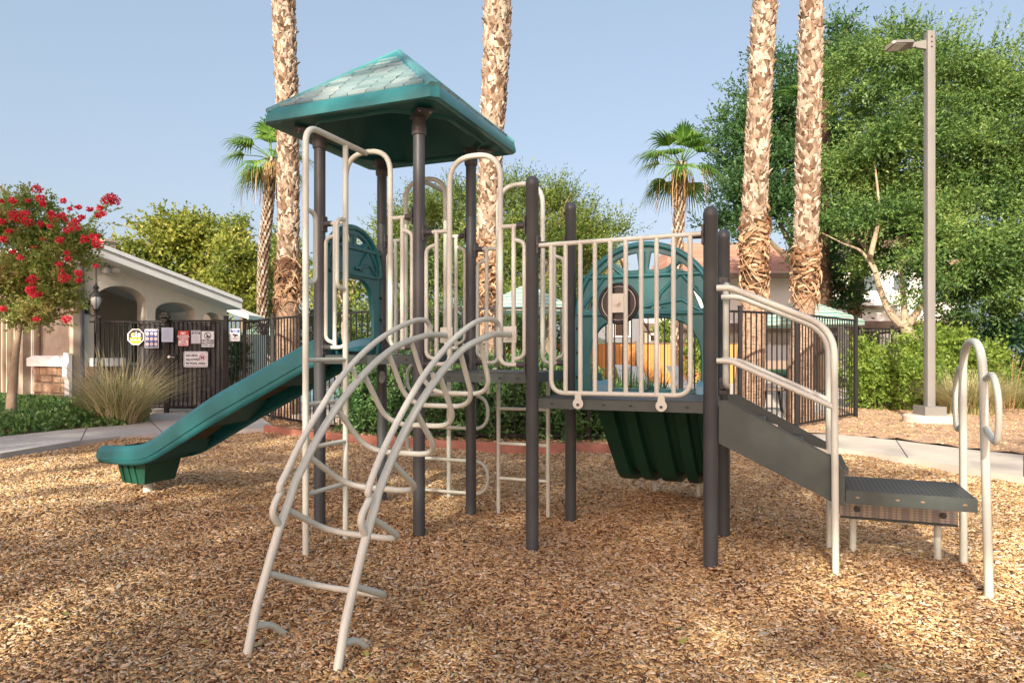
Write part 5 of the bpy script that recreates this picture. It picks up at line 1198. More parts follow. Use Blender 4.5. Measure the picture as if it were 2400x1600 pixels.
# yellow-green trees behind the clubhouse
tree('plane_tree', 'broad yellow green tree behind the clubhouse roof, its highest crown in the middle', 'tree', [lobe(440, 600, 105, 100, 27), lobe(400, 560, 60, 60, 27), lobe(470, 545, 55, 60, 27.5), lobe(390, 660, 120, 70, 26), lobe(500, 660, 80, 80, 26.5), lobe(330, 590, 60, 45, 26)], M['leafyel'], .24, .17, 60, [GP(440, 27), GP(442, 27, 2.2), P(440, 660, 27)], M['bark'], .55, 8, .35, seed=3, group='trees behind the clubhouse')
tree('plane_tree', 'yellow green tree reaching low over the far end of the clubhouse eave', 'tree', [lobe(560, 640, 75, 80, 25), lobe(610, 680, 60, 55, 25), lobe(545, 590, 40, 60, 26), lobe(600, 720, 50, 40, 25)], M['leafyel'], .22, .15, 60, [GP(575, 25), GP(575, 25, 2), P(570, 670, 25)], M['bark'], .5, 8, .35, seed=4, group='trees behind the clubhouse')
tree('plane_tree', 'darker green narrow crowned tree between the small palm and the tall palm at left', 'tree', [lobe(645, 600, 45, 90, 29), lobe(690, 640, 60, 80, 28), lobe(560, 560, 25, 60, 30)], M['leafmid'], .22, .12, 60, [GP(650, 29), GP(650, 29, 2.2), P(650, 640, 29)], M['bark'], .55, 8, .4, seed=5, group='trees behind the clubhouse')
tree('shrub', 'leafy yellow green tree with thin forked stems behind the slide hood', 'shrub', [lobe(790, 690, 70, 55, 20), lobe(830, 640, 60, 60, 21), lobe(760, 640, 40, 45, 21)], M['leafyel'], .17, .11, 60, [GP(815, 20), GP(812, 20, 1.2), P(806, 720, 20)], M['barkpale'], .4, 8, .35, seed=6)
# feathery green trees behind the tower
tree('ash_tree', 'feathery green tree behind the tower legs with upswept twigs', 'tree', [lobe(935, 580, 60, 80, 24), lobe(1010, 545, 70, 85, 24), lobe(1075, 520, 55, 75, 24), lobe(980, 680, 110, 90, 23), lobe(1080, 660, 90, 100, 23), lobe(895, 640, 40, 60, 24)], M['leafmid'], .19, .065, 85, [GP(1000, 24), GP(1002, 24, 2.2), P(1000, 660, 24)], M['bark'], .9, 12, .8, .7, seed=8, group='feathery trees behind the play structure')
tree('ash_tree', 'feathery green tree rising behind the two middle posts, right of the second palm', 'tree', [lobe(1220, 510, 70, 80, 22), lobe(1310, 520, 80, 80, 22), lobe(1200, 620, 80, 110, 22), lobe(1290, 620, 100, 110, 21.5), lobe(1380, 560, 60, 70, 22), lobe(1400, 640, 55, 60, 22), lobe(1230, 720, 100, 60, 21.5), lobe(1340, 700, 80, 60, 22)], M['leafmid'], .19, .065, 95, [GP(1290, 22), GP(1288, 22, 2.2), P(1285, 650, 22)], M['bark'], .95, 12, .8, .7, seed=9, group='feathery trees behind the play structure')
# big trees at the right
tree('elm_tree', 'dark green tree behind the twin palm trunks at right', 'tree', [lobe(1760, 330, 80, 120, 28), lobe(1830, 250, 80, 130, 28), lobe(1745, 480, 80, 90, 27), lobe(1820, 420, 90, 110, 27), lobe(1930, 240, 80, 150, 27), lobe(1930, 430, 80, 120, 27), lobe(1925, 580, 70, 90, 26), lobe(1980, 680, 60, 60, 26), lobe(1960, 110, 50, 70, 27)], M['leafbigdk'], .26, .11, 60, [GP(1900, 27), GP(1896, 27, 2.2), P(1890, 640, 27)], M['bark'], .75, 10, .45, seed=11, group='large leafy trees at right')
def longtw(r):                                     # long wispy shoots along the top
    Q = []
    for i in range(75):
        x = r.uniform(1990, 2420); y = 110 + 60 * r.random() - 30 * math.sin((x - 1990) / 120); c = np.array(P(x, y, 21 + 2 * r.random()))
        d = norm(np.array([.45 + .3 * r.normal(), .2 * r.normal(), 1.0])); l = r.uniform(.6, 1.6); t = np.linspace(0, 1, 20)[:, None]
        Q.append(leaves_on(c + d * t * l, np.repeat(d[None], 20, 0), 1, .13, .045, r, .8))
    return Q
BT = tree('elm_tree', 'tall bright green tree with forked pale trunk and wispy top shoots at the right edge', 'tree', [lobe(2130, 500, 60, 40, 20.3, .8), lobe(2220, 540, 60, 50, 20.3, .8), lobe(2290, 590, 60, 50, 20.3, .8), lobe(2150, 610, 40, 36, 19.9, .6), lobe(2060, 500, 45, 35, 20.6, .7), lobe(2220, 650, 45, 30, 20, .6), lobe(2360, 560, 60, 50, 20.5, .8), lobe(1990, 500, 50, 35, 21.5, .8), lobe(2040, 610, 50, 40, 22.5), lobe(2020, 180, 90, 90, 22), lobe(2120, 150, 90, 80, 23), lobe(2230, 180, 100, 90, 22), lobe(2350, 190, 90, 90, 22), lobe(2040, 330, 110, 110, 22), lobe(2170, 320, 120, 120, 21.5), lobe(2310, 330, 120, 120, 21.5), lobe(2420, 300, 90, 140, 22), lobe(2030, 470, 100, 90, 22.5), lobe(2160, 470, 110, 100, 22), lobe(2300, 480, 120, 110, 21.5), lobe(2410, 480, 80, 130, 21.5), lobe(2110, 590, 70, 60, 22.5), lobe(2250, 600, 100, 80, 22), lobe(2370, 620, 90, 90, 21.5), lobe(2300, 670, 70, 40, 22), lobe(2190, 560, 50, 40, 22), lobe(2220, 720, 60, 35, 22), lobe(2350, 715, 60, 35, 22), lobe(2140, 700, 25, 25, 20.3)], M['leafbig'], .20, .085, 78, [P(2150, 845, 20), P(2132, 790, 20), P(2118, 760, 20)], M['barkpale'], .7, 11, .3, .85, droop=.2, limbs=False, seed=12, group='large leafy trees at right', extra=longtw)
lm = MB()
for pts, ra in (([(2118, 768), (2088, 735), (2062, 675), (2040, 600), (2000, 545), (1950, 505)], .125), ([(2052, 640), (2020, 590), (1975, 570), (1925, 545)], .05), ([(2120, 765), (2118, 700), (2110, 620), (2130, 500), (2140, 400)], .10), ([(2128, 762), (2160, 715), (2200, 655), (2260, 570), (2310, 480)], .11), ([(2230, 615), (2300, 600), (2360, 580)], .07), ([(2110, 620), (2180, 560), (2240, 480)], .07), ([(2040, 600), (2060, 500), (2050, 380)], .08)):
    q = crom([P(x, y, 20.1 + .62 * i) for i, (x, y) in enumerate(pts)], 4); lm.tube(q, [ra * (1 - .75 * i / (len(q) - 1)) for i in range(len(q))], 9)
obj('limbs', lm, M['barkpale'], BT)
# crape myrtle
def crape():
    Y = 12.2; r = np.random.default_rng(21)
    lob = [lobe(45, 620, 75, 90, Y), lobe(120, 610, 80, 75, Y), lobe(50, 530, 70, 60, Y), lobe(150, 545, 60, 45, Y), lobe(20, 700, 60, 55, Y), lobe(95, 700, 70, 55, Y), lobe(150, 690, 45, 45, Y), lobe(190, 560, 35, 30, Y), lobe(60, 745, 45, 25, Y), lobe(-40, 600, 60, 110, Y)]
    def ex(r):
        Q = []
        for (x, y, dx, dy, l) in ((60, 480, .1, 1, .35), (75, 490, -.3, 1, .45), (210, 520, .9, .75, .55), (225, 500, .9, .6, .4), (20, 480, -.1, 1, .35), (110, 500, .2, 1, .35), (190, 620, 1, .3, .35), (120, 740, 1, .1, .4)):
            c = np.array(P(x, y, Y)); d = norm(np.array([dx, 0, dy]))
            for k in range(5): dd = norm(d + .25 * r.normal(0, 1, 3)); t = np.linspace(0, 1, 22)[:, None]; Q.append(leaves_on(c + dd * t * l, np.repeat(dd[None], 22, 0), 1, .055, .04, r, 1.0))
        return Q
    T = tree('crape_myrtle', 'crape myrtle with red blossoms and a thin pale trunk at the left edge', 'tree', lob, M['leafcrape'], .062, .036, 620, [P(22, 1005, 12.0), P(30, 900, Y), P(38, 820, Y), P(50, 740, Y)], M['barkpale'], .24, 9, .35, 1.0, seed=21, extra=ex, clump=14, fine=False)
    Q = []
    for (x, y, s) in ((35, 505, 14), (88, 442, 12), (65, 520, 12), (30, 470, 9), (95, 465, 10), (125, 510, 12), (145, 505, 8), (172, 530, 15), (178, 520, 9), (198, 560, 11), (228, 572, 12), (262, 462, 13), (250, 470, 12), (270, 472, 12), (230, 505, 8), (240, 500, 7), (75, 655, 13), (72, 680, 13), (80, 692, 8), (150, 650, 14), (185, 640, 9), (10, 560, 8), (5, 520, 8), (95, 525, 8), (155, 540, 7), (140, 563, 9), (222, 560, 7), (156, 748, 9), (85, 748, 6), (8, 723, 8), (60, 500, 9), (48, 512, 10), (120, 500, 7), (190, 510, 7), (210, 490, 7), (100, 560, 6), (30, 590, 6)) + tuple((r.uniform(0, 235), 440 + 130 * r.random() ** 1.3 + (30 if q_ % 3 else 150), r.uniform(4, 7)) for q_ in range(22)):
        c = np.array(P(x, y, Y - .45 - .2 * r.random())); rad = s * Y / FPX; s *= .76; k = int(s * 9)
        pts = c + norm(r.normal(0, 1, (k, 3))) * rad * (.4 + .6 * r.random((k, 1))) * np.array([1, .8, .8]); Q.append(leaves_on(pts, norm(pts - c), 3, .028, .024, r, 1.0))
    link('blossoms', quads_to_mesh('blossoms', np.concatenate(Q)), M['red'], T)
    st = MB()
    for c, rad in lob[:7]:
        c = Vector(c); a = P(50, 745, Y); m1 = a.lerp(c, .5) + UPV * .05; st.tube(crom([a, m1, c], 4), [.03 * (1 - .8 * i / 8) for i in range(9)], 6)
    obj('branches', st, M['barkpale'], T)
crape()

def blades(name, label, cat, base, n, L, wid, m, r, lean=.5, curl=1.0, rad=.25, seg=6, kindv=None, group=None, plume=0):
    T = thing(name, label, cat, base, group) if kindv is None else None
    a = 2 * pi * r.random(n); rr = rad * np.sqrt(r.random(n)); ln = L * (.55 + .5 * r.random(n)); le = lean * (.15 + r.random(n))
    b = np.array(base)[None] + np.stack([rr * np.cos(a), rr * np.sin(a), np.zeros(n)], 1); a2 = a + .5 * r.normal(0, 1, n)
    o = np.stack([np.cos(a2), np.sin(a2), np.zeros(n)], 1); s = np.stack([-np.sin(a2), np.cos(a2), np.zeros(n)], 1)
    t = np.linspace(0, 1, seg + 1); pts = []
    for k, tk in enumerate(t):
        x = le * ln * (tk + curl * tk ** 2.2) * .6; z = ln * (tk - .42 * curl * le * tk ** 2.4)
        c = b + o * x[:, None]; c[:, 2] += z; w = wid * (1 - tk) ** .6 + .0008; pts.append((c - s * w / 2, c + s * w / 2))
    Q = [np.stack([pts[k][0], pts[k][1], pts[k + 1][1], pts[k + 1][0]], 1) for k in range(seg)]
    V = np.stack([p for k in range(seg + 1) for p in (pts[k][0], pts[k][1])], 1); m_ = 2 * (seg + 1)
    f = np.array([[2 * k, 2 * k + 1, 2 * k + 3, 2 * k + 2] for k in range(seg)]); F = (f[None] + (np.arange(n) * m_)[:, None, None]).reshape(-1, 4)
    o_ = link('blades', mesh_np('blades', V.reshape(-1, 3), F), m, T); return T, o_
R3 = np.random.default_rng(31)
T, _ = blades('fountain_grass', 'large clump of straw coloured fountain grass before the entrance fence', 'ornamental grass', GP(278, 13.2, .0), 750, 1.25, .012, M['grassgreen'], R3, .75, 1.0, .38)
_, o2 = blades('plumes', '', '', GP(278, 13.2, .0), 800, 1.75, .011, M['grassdry'], R3, .95, 1.1, .40, kindv='part'); o2.name = 'dry_plumes'; o2.parent = T; o2.location = o2.location - T.location
def addpart(T, o, nm): o.name = nm; o.parent = T; o.location = o.location - T.location
T, _ = blades('fountain_grass', 'straw and green fountain grass clump right of the lamp post footing', 'ornamental grass', GP(2270, 15.9, .02), 1500, 1.15, .011, M['grassdry'], R3, .95, 1.1, .55)
_, o2 = blades('x', '', '', GP(2270, 15.9, .02), 900, 1.1, .011, M['grassgreen'], R3, 1.0, 1.1, .55, kindv='part'); addpart(T, o2, 'green_blades')
T, _ = blades('fountain_grass', 'wispy grass clump with red brown seed heads at the right edge', 'ornamental grass', GP(2385, 17.5, .02), 500, 1.5, .011, M['grassgreen'], R3, 1.2, 1.2, .4)
_, o2 = blades('x', '', '', GP(2350, 17.2, .02), 60, 1.9, .016, M['deadfrond'], R3, 1.3, 1.1, .3, kindv='part'); addpart(T, o2, 'seed_heads')
for i, (px, Y, n, L, lb_) in enumerate(((1415, 13.6, 120, 1.15, 'spiky dark green iris clump, leftmost behind the guardrail'), (1465, 13.2, 150, 1.25, 'tall spiky iris clump below the drum behind the guardrail'), (1535, 13.8, 140, 1.15, 'spiky iris clump before the grey lounger board'), (1215, 14.2, 90, 1.0, 'spiky iris clump behind the middle deck beam'), (1335, 14.0, 90, 1.0, 'spiky iris clump beside the beige bars left of the guardrail'))):
    blades('iris_plant', lb_, 'plant', GP(px, Y, .02), n, L, .035, M['iris'], R3, .45, .8, .28, group='iris clumps inside the pool fence')

def shrub(name, label, lobes, m, L, Wd, dens, r_seed, cat='shrub', group=None, tl=.25, per=7, up=.4, spread=.9, droop=0, shell=(.3, 1.0)):
    r = np.random.default_rng(r_seed); c0 = lobes[0][0]; T = thing(name, label, cat, Vector((c0[0], c0[1], 0)), group); Q = []
    for c, rad in lobes: Q.append(twigs(c, rad, int(dens * 4 * rad[0] * rad[2]), per, tl, L, Wd, r, up, shell, spread, droop))
    Q = np.concatenate(Q); Q[..., 2] = np.maximum(Q[..., 2], .01)
    link('foliage', quads_to_mesh('foliage', Q), m, T)
    mb = MB()
    for c, rad in lobes:
        c = Vector(c)
        for i in range(4): a = random.uniform(0, 6.28); mb.tube([Vector((c.x + .1 * cos(a), c.y + .1 * sin(a), 0)), c + Vector((rad[0] * .6 * cos(a), rad[1] * .6 * sin(a), rad[2] * .3))], [.02, .006], 5)
    obj('stems', mb, M['bark'], T)
# juniper row inside the fence
for i, (px, py, rx, ry, Y) in enumerate(((870, 950, 50, 90, 12.15), (960, 945, 65, 95, 11.85), (1060, 955, 65, 90, 11.6), (1150, 950, 60, 95, 11.4), (1250, 945, 65, 100, 11.35), (1340, 960, 60, 85, 11.35), (1415, 975, 45, 65, 11.4))):
    shrub('juniper_shrub', ['dark green juniper left of the row, behind the serpentine climber', 'juniper shrub behind the tall dark post below the tower beam', 'juniper shrub behind the loops of the curved climber', 'juniper shrub behind the rear ladder, its left half', 'juniper shrub behind the rear ladder rungs beside the thick front post', 'juniper shrub below the lower deck, left of the green chute', 'low juniper at the right end of the row beside the green chute'][i],
          [lobe(px, py, rx, ry, Y, .52)], M['leafjun'], .085, .030, 1100, 40 + i, group='juniper row inside the pool fence', tl=.26, per=10, up=.5, spread=.7)
shrub('hedge_shrub', 'bright yellow green hedge shrub next to the fence corner post', [lobe(2055, 895, 55, 65, 17.2), lobe(2020, 870, 35, 70, 17.4)], M['leafhedge'], .10, .06, 330, 51, group='yellow green hedge by the lamp post', tl=.3, up=.25)
shrub('hedge_shrub', 'bright yellow green hedge shrub directly left of the lamp pole', [lobe(2130, 900, 55, 62, 17.0), lobe(2150, 830, 50, 50, 17.6)], M['leafhedge'], .10, .06, 330, 52, group='yellow green hedge by the lamp post', tl=.3, up=.25)
shrub('hedge_shrub', 'tall yellow green hedge shrub behind the lamp pole and the fountain grass', [lobe(2215, 820, 60, 45, 18.5), lobe(2240, 870, 90, 65, 18.6), lobe(2310, 860, 50, 50, 18.8)], M['leafhedge'], .10, .06, 330, 53, group='yellow green hedge by the lamp post', tl=.3, up=.25)
shrub('dark_shrub', 'dark green shrub mass in the shade under the large tree at right', [lobe(2290, 790, 80, 45, 23), lobe(2370, 820, 70, 70, 22)], M['leafdark'], .16, .08, 120, 54, tl=.35)
shrub('dark_shrub', 'dusty green shrub behind the hedge between lamp pole and shaded shrubs', [lobe(2230, 778, 50, 22, 22.5), lobe(2180, 785, 40, 22, 22.5)], M['leafmid'], .14, .06, 120, 55, tl=.35)
shrub('pool_shrub', 'light green shrub by the timber fence seen between the guardrail bars', [lobe(1632, 840, 32, 45, 25), lobe(1660, 830, 25, 40, 25)], M['leafhedge'], .14, .07, 160, 56, tl=.3)
shrub('pool_shrub', 'small light green tree above the timber fence seen through the guardrail', [lobe(1558, 782, 16, 26, 33)], M['leafhedge'], .16, .09, 200, 57, tl=.3)
shrub('gate_shrub', 'dark shrub in the shade right of the pool gate', [lobe(548, 850, 20, 45, 18.5), lobe(565, 830, 16, 40, 18.5)], M['leafdark'], .08, .04, 400, 58, tl=.2)
for i, (px, py, rx, ry, Y, t) in enumerate(((640, 790, 60, 60, 29, 'left end of the far hedge row behind the pool, beside the tall palm'), (750, 780, 70, 65, 29, 'far hedge behind the pool, seen under the slide hood'), (870, 780, 80, 65, 29, 'far hedge behind the pool, seen between the first and second tower posts'), (990, 780, 70, 65, 29.5, 'far hedge behind the pool, below the feathery tree'), (1090, 785, 60, 60, 29.5, 'far hedge behind the pool, left of the second palm'), (1200, 770, 60, 60, 30.5, 'far hedge behind the pool, right of the second palm under the striped umbrella'), (1300, 770, 70, 60, 30.5, 'far hedge behind the pool, right end below the feathery tree'))):
    shrub('pool_hedge', t, [lobe(px, py, rx, ry, Y)], M['leafmid'], .17, .10, 75, 80 + i, group='far hedge behind the pool', tl=.35)
# ground cover bed at the left
cov = [pl_back[i] for i in (2, 3, 4, 5, 6, 7)] + [(-14, 12.2), (-14, 19), tuple(GP(150, 16.0).xy), tuple(GP(300, 15.2).xy), tuple(GP(352, 15.4).xy)]
def cover():
    r = np.random.default_rng(61); n = 60000; x = r.uniform(-13, -6.5, n); y = r.uniform(9.5, 17, n)
    poly = np.array(cov); k = inpoly(x, y, cov); x, y = x[k], y[k]
    # distance to the path edge to round the bed down
    dm = np.full(len(x), 9.)
    for i in range(5):
        a, b = np.array(cov[i]), np.array(cov[i + 1]); ab = b - a; t = np.clip(((x - a[0]) * ab[0] + (y - a[1]) * ab[1]) / (ab @ ab), 0, 1); dm = np.minimum(dm, np.hypot(x - a[0] - t * ab[0], y - a[1] - t * ab[1]))
    h = .34 * (1 - np.exp(-dm * 4.5)) * (1 + .2 * np.sin(x * 5 + y * 3) * np.cos(y * 4.2 - x)); z = h * (.25 + .75 * r.random(len(x)) ** .5) + .02
    C = np.stack([x, y, z], 1); D = np.tile(np.array([[0, 0, .8]]), (len(x), 1)); Q = leaves_on(C, D, 1, .085, .05, r, 1.0)
    kind(link('ground_cover', quads_to_mesh('ground_cover', Q), M['leafcover']), 'stuff')
cover()
struct(obj('planting_bed', MB().prism([Vector((a, b, -.085)) for a, b in cov], (0, 0, .12)), M['mulchbase'], None, False))
# grass blades of the lawn
def lawnblades():
    r = np.random.default_rng(62); n = 9000; x = r.uniform(14, 24, n); y = r.uniform(19, 27, n); k = inpoly(x, y, la); C = np.stack([x[k], y[k], x[k] * 0 + .05], 1)
    kind(link('lawn_blades', quads_to_mesh('lawn_blades', leaves_on(C, np.tile(np.array([[0, 0, 1.]]), (len(C), 1)), 2, .09, .012, r, .4)), M['leafhedge']), 'stuff')
lawnblades()

# ================================================================= PALMS
def palm_trunk(label, path, widths, y_skirt, y_low, seed, bs=1.0, name='fan_palm', lower=True):
    """path: (px, py) centre line from the base up at depth Y (photo pixels), widths in px"""
    r = random.Random(seed); Y = path[0][2]; pts = [P(x, y, Y) for x, y, _ in path]; ws = [w * Y / FPX / 2 for w in widths]
    base = Vector((pts[0].x, Y, 0)); T = thing(name, label, 'palm tree', base, 'tall fan palm trunks')
    def at(z):
        for i in range(len(pts) - 1):
            if pts[i].z <= z <= pts[i + 1].z or i == len(pts) - 2:
                t = (z - pts[i].z) / (pts[i + 1].z - pts[i].z); t = max(0, t); return pts[i].lerp(pts[i + 1], min(t, 1.5)), ws[i] + (ws[i + 1] - ws[i]) * min(t, 1)
    zs = EYE - (y_skirt[1] - PY) / FPX * Y; zl = EYE - (y_low - PY) / FPX * Y; zt = pts[-1].z
    n = 40; lo = [at(pts[0].z + (zl + .1 - pts[0].z) * i / n) for i in range(n + 1)]
    obj('lower_trunk', MB().tube([p for p, _ in lo], [w * .93 for _, w in lo], 24), M['palmlow'], T)
    up = [at(zl + (zt - zl) * i / 30) for i in range(31)]
    core = obj('trunk', MB().tube([p for p, _ in up], [w * .86 for _, w in up], 16), M['palmcore'], T)
    V = []; F = []
    def plate(c, o, s, u, w, h, tip, sk, th=.014, tap=.35):
        b = len(V); a = [c - s * w / 2, c + s * w / 2, c + s * (w * .42 + sk * .45) + u * h * .55 + o * tip * .35, c - s * (w * .42 - sk * .45) + u * h * .55 + o * tip * .35, c + s * (w * tap * .5 + sk) + u * h + o * tip, c - s * (w * tap * .5 - sk) + u * h + o * tip]
        mid = o * .016
        V.extend(a); V.extend([a[2] * .5 + a[3] * .5 + mid]); V.extend([p - o * th for p in a])
        V.extend([(a[0] + a[1]) / 2 + o * .02])
        for f in ((0, 13, 6, 3), (13, 1, 2, 6), (3, 6, 5), (6, 2, 4), (6, 4, 5), (7, 0, 3, 10), (10, 3, 5, 12), (1, 8, 9, 2), (2, 9, 11, 4), (5, 4, 11, 12), (8, 7, 10, 9), (9, 10, 12, 11)): F.append(tuple(b + i for i in f))
    z = zs; row = 0
    while z < zt:
        p, w = at(z); k = max(5, int(2 * pi * w / (.112 * bs))); 
        for i in range(k):
            a = 2 * pi * (i + .5 * (row % 2)) / k + r.uniform(-.12, .12); o = Vector((cos(a), sin(a), 0)); s = Vector((-sin(a), cos(a), 0))
            if o.y > .55: continue
            sk = r.choice((-1, 1)) * r.uniform(.02, .085) * bs; c = p + o * (w * .84) + UPV * r.uniform(-.03, .03)
            plate(c, (o + UPV * .0).normalized(), s, (UPV + o * .08).normalized(), r.uniform(.06, .15) * bs, r.uniform(.07, .20) * bs, r.uniform(.008, .042) * bs if r.random() > .03 else r.uniform(.06, .10), sk, tap=r.uniform(.15, .5))
        z += .056 * bs; row += 1
    me = bpy.data.meshes.new('leaf_bases'); me.from_pydata([tuple(v) for v in V], [], F); me.update(); link('leaf_bases', me, M['boot'], core)
    # shaggy strips of old fronds
    sk = MB(); zz0 = zl; zz1 = EYE - (y_skirt[0] - PY) / FPX * Y
    ns = int(170 * (zz1 - zz0) / 1.2)
    for i in range(ns):
        z = r.uniform(zz0 + .05, zz1); p, w = at(z); a = r.uniform(-pi * 1.15, .15 * pi); o = Vector((cos(a), sin(a), 0)); s = Vector((-sin(a), cos(a), 0)) * r.choice((-1, 1))
        l = r.uniform(.25, .65) * bs; wd_ = r.uniform(.03, .085); c = p + o * w * r.uniform(.88, 1.02); tw = r.uniform(-.35, .9); pp = []
        for q in range(6):
            t = q / 5; d = c + s * l * t * r.uniform(.5, .75) - UPV * (l * t * tw) + o * (.055 * sin(t * pi) * r.uniform(.2, 1.3)); dd = d - p; dd.z = 0
            d = Vector((p.x, p.y, d.z)) + dd.normalized() * max(w * .97, min(dd.length, w * (1.16 + .14 * sin(i * 7.3))))
            ww = wd_ * (1 - .6 * t); v1 = UPV * ww * .5 + o * ww * .2; pp += [d - v1, d + v1]
        pp2 = [q_ - o * .012 for q_ in pp]; m_ = len(pp)
        sk.add(pp + pp2, [f for q in range(5) for f in ((2 * q, 2 * q + 1, 2 * q + 3, 2 * q + 2), (m_ + 2 * q, m_ + 2 * q + 2, m_ + 2 * q + 3, m_ + 2 * q + 1), (2 * q + 1, m_ + 2 * q + 1, m_ + 2 * q + 3, 2 * q + 3))])
    obj('old_frond_strips', sk, M['bootold'], core, False)
    return T
palm_trunk('tall shaggy palm trunk rising behind the left edge of the tower roof', [(672, 985, 15.6), (673, 800, 15.6), (675, 660, 15.6), (677, 460, 15.6), (672, 220, 15.6), (664, 0, 15.6), (662, -120, 15.6)], [62, 58, 52, 50, 52, 56, 56], (600, 650), 712, 71)
palm_trunk('tall shaggy palm trunk rising behind the right side of the tower roof', [(1140, 1010, 13.4), (1142, 800, 13.4), (1144, 690, 13.4), (1146, 500, 13.4), (1152, 330, 13.4), (1164, 120, 13.4), (1168, -60, 13.4)], [58, 56, 54, 54, 58, 66, 68], (560, 610), 762, 72)
palm_trunk('left one of the two close palm trunks right of the tower, leaning slightly right', [(1752, 1000, 13.6), (1762, 800, 13.6), (1768, 690, 13.6), (1766, 560, 13.6), (1772, 420, 13.6), (1782, 200, 13.6), (1797, -40, 13.6)], [80, 66, 58, 60, 58, 56, 56], (500, 560), 690, 73)
palm_trunk('right one of the two close palm trunks right of the tower, paler and straight', [(1872, 1000, 14.6), (1880, 800, 14.6), (1884, 710, 14.6), (1888, 600, 14.6), (1893, 400, 14.6), (1898, 200, 14.6), (1903, -40, 14.6)], [74, 58, 52, 56, 58, 56, 54], (575, 620), 705, 74)
palm_trunk('short dark shaggy palm trunk in the shade right of the twin palms', [(1925, 830, 26), (1925, 720, 26), (1928, 640, 26), (1930, 500, 26)], [34, 36, 36, 34], (520, 700), 735, 75, 1.5)
palm_trunk('thin dark palm trunk in the shade left of the forked tree', [(2002, 830, 27), (2002, 730, 27), (2008, 660, 27), (2012, 560, 27)], [22, 24, 26, 24], (560, 700), 735, 76, 1.6)

def fan(mb, c, d, R, r, droop=.5, n=22, ang=2.3):
    d = d.normalized(); s = d.cross(UPV); 
    if s.length < .1: s = Vector((1, 0, 0))
    s.normalize(); u = s.cross(d)
    for i in range(n):
        a = ang * (i / (n - 1) - .5) * 1.15; e = (d * cos(a) + s * sin(a) + u * .12 * abs(sin(a))).normalized(); w = e.cross(u).normalized() * R * .055; L = R * r.uniform(.85, 1.05) * (1 - .15 * abs(a)); pts = []
        for q in range(5):
            t = q / 4; p = c + e * L * t - UPV * droop * L * max(0, t - .45) ** 2 * 1.8 + u * (.02 * (i % 2)); ww = w * (.25 + 1.2 * t if t < .5 else .85 * (1.0 - t) * 2 * .55 + .03); pts += [p - ww, p + ww]
        mb.add(pts, [(2 * q, 2 * q + 1, 2 * q + 3, 2 * q + 2) for q in range(4)])
def fan_palm(label, px, pyc, Y, base_y, tw, Rf, seed, fr):
    r = random.Random(seed); c = P(px + fr[0], pyc, Y); T = thing('fan_palm', label, 'palm tree', GP(px, Y), 'small crowned fan palms')
    pts = crom([GP(px, Y), P(px, 640, Y), P(px + fr[0] * .6, pyc + 110, Y), c], 6); k = tw * Y / FPX / 2
    core = obj('trunk', MB().tube(pts, [k * (.85 + .25 * i / len(pts)) for i in range(len(pts))], 12), M['palmcore'], T)
    bt = MB(); z = 1.5
    while z < c.z:
        p = None
        for i in range(len(pts) - 1):
            if pts[i].z <= z <= pts[i + 1].z: p = pts[i].lerp(pts[i + 1], (z - pts[i].z) / (pts[i + 1].z - pts[i].z))
        if p is None: break
        for i in range(9):
            a = 2 * pi * i / 9 + z * 7; o = Vector((cos(a), sin(a), 0)); s = Vector((-sin(a), cos(a), 0)); q = p + o * k * .95; w = .09; h = .16
            bt.add([q - s * w / 2, q + s * w / 2, q + s * w * .3 + UPV * h + o * .06, q - s * w * .3 + UPV * h + o * .06, q + s * .03 + UPV * h * .4 + o * .055], [(0, 1, 4), (1, 2, 4), (2, 3, 4), (3, 0, 4)])
        z += .13
    obj('leaf_bases', bt, M['boot'], core, False)
    for i in range(24):
        a = r.uniform(0, 2 * pi); el = [-.55, -.15, .25, .6, .95, 1.3][i % 6] + r.uniform(-.15, .15); d = Vector((cos(a) * cos(el), sin(a) * cos(el), sin(el))); pl_ = Rf * r.uniform(.40, .6); e = c + d * pl_ - UPV * .06
        mb = MB(); mb.tube([c, (c + e) / 2 + UPV * .03, e], [.022, .016, .012], 5); d2 = (d - UPV * .25).normalized(); fan(mb, e, d2, Rf * r.uniform(.55, .7), r, .8); obj('frond', mb, M['leafpalm'], T)
    dd = MB()
    for i in range(110):
        a = r.uniform(0, 2 * pi); rr = r.uniform(.15, Rf * .75) if i % 2 else r.uniform(.1, .35); q = c + Vector((cos(a) * rr, sin(a) * rr, -.15 - .2 * rr)); l = r.uniform(.5, 1.5); s = Vector((-sin(a), cos(a), 0)) * r.uniform(.01, .03)
        pp = []
        for j in range(4): t = j / 3; w = q + Vector((cos(a) * .12 * t, sin(a) * .12 * t, -l * t)) + Vector((r.uniform(-.03, .03), 0, 0)); pp += [w - s * (1 - .7 * t), w + s * (1 - .7 * t)]
        dd.add(pp, [(2 * j, 2 * j + 1, 2 * j + 3, 2 * j + 2) for j in range(3)])
    obj('dead_fronds', dd, M['deadfrond'], T, False)
fan_palm('slim palm with drooping fan crown left of the tall trunk at left', 617, 372, 24, 800, 21, 1.6, 81, (20,))
fan_palm('slim palm with bright fan crown standing alone in the sky right of centre', 1586, 388, 25, 800, 23, 1.7, 82, (10,))
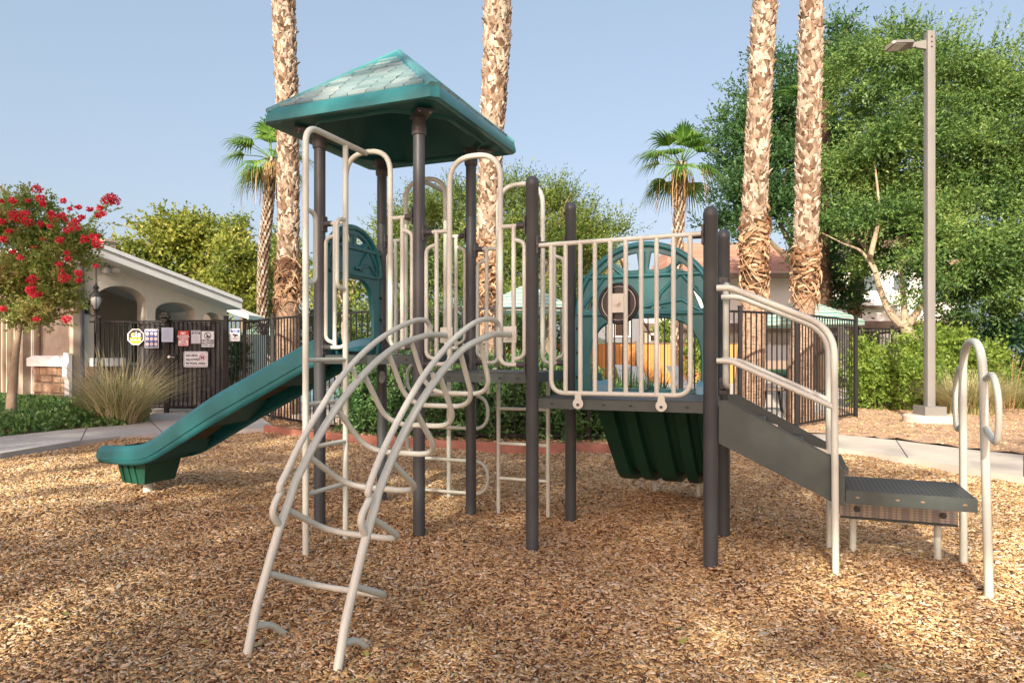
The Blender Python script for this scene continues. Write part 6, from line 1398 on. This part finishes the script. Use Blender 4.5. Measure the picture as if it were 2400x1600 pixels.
def loose_fronds():
    r = random.Random(5); c = P(1930, 240, 25); T = thing('fan_palm', 'palm crown half hidden in the dark tree right of the twin trunks', 'palm tree', GP(1930, 25), 'small crowned fan palms')
    obj('trunk', MB().tube([GP(1930, 25), c], .2, 10), M['palmcore'], T)
    for a, el in ((2.8, 1.35), (.2, .2), (1.2, .9), (-.5, .8), (3.0, .3), (2.2, .5)):
        d = Vector((cos(a) * cos(el), -abs(sin(a)) * cos(el) * .6, sin(el))); mb = MB(); e = c + d * .9; mb.tube([c, e], [.025, .015], 5); fan(mb, e, d, 1.1, r, .5); obj('frond', mb, M['leafpalm'], T)
loose_fronds()
# ================================================================= TREES BEHIND THE PHOTOGRAPHER (they cast the dappled shade)
def sl(tx, ty, rx, ry, z=14.0, rz=1.8):            # crown lobe whose shadow falls round the ground point (tx, ty)
    k = z / math.tan(SUN_EL); return ((tx - .30 * k, ty - .954 * k, z), (rx, ry, rz))
SHADE = [('broad tall shade tree far behind the camera', [sl(0, 7, 3.2, 3.0), sl(2.2, 8.6, 2.0, 2.3), sl(-1.6, 9.6, 2.2, 1.5), sl(.2, 3.9, 2.4, 2.2), sl(-3.2, 3.2, 1.8, 1.5)], (-8.0, -20, 0), 16, 91),
         ('shade tree far behind the camera to the right', [sl(4.9, 2.2, 1.6, 2.2), sl(7.2, 6.5, 1.4, 1.6)], (-3.0, -24, 0), 14, 92),
         ('shade tree far left of the camera beside the path', [sl(-10.2, 14, 3.2, 3.0), sl(-8.0, 10.4, 2.2, 2.4), sl(-5.2, 11.6, 2.0, 1.8), sl(-5.6, 19.2, 2.0, 1.8), sl(-9.8, 21.0, 2.6, 2.2)], (-18, -12, 0), 18, 93)]
for lb_, lob, b, dn, sd in SHADE:
    tree('shade_tree', lb_, 'tree', lob, M['leafmid'], .30, .16, dn, [Vector(b), Vector((b[0] + .1, b[1] + .1, 6)), Vector((b[0] + .2, b[1] + .5, 11.4))], M['bark'], .8, 9, .2, seed=sd, group='shade trees behind the photographer', fine=False)
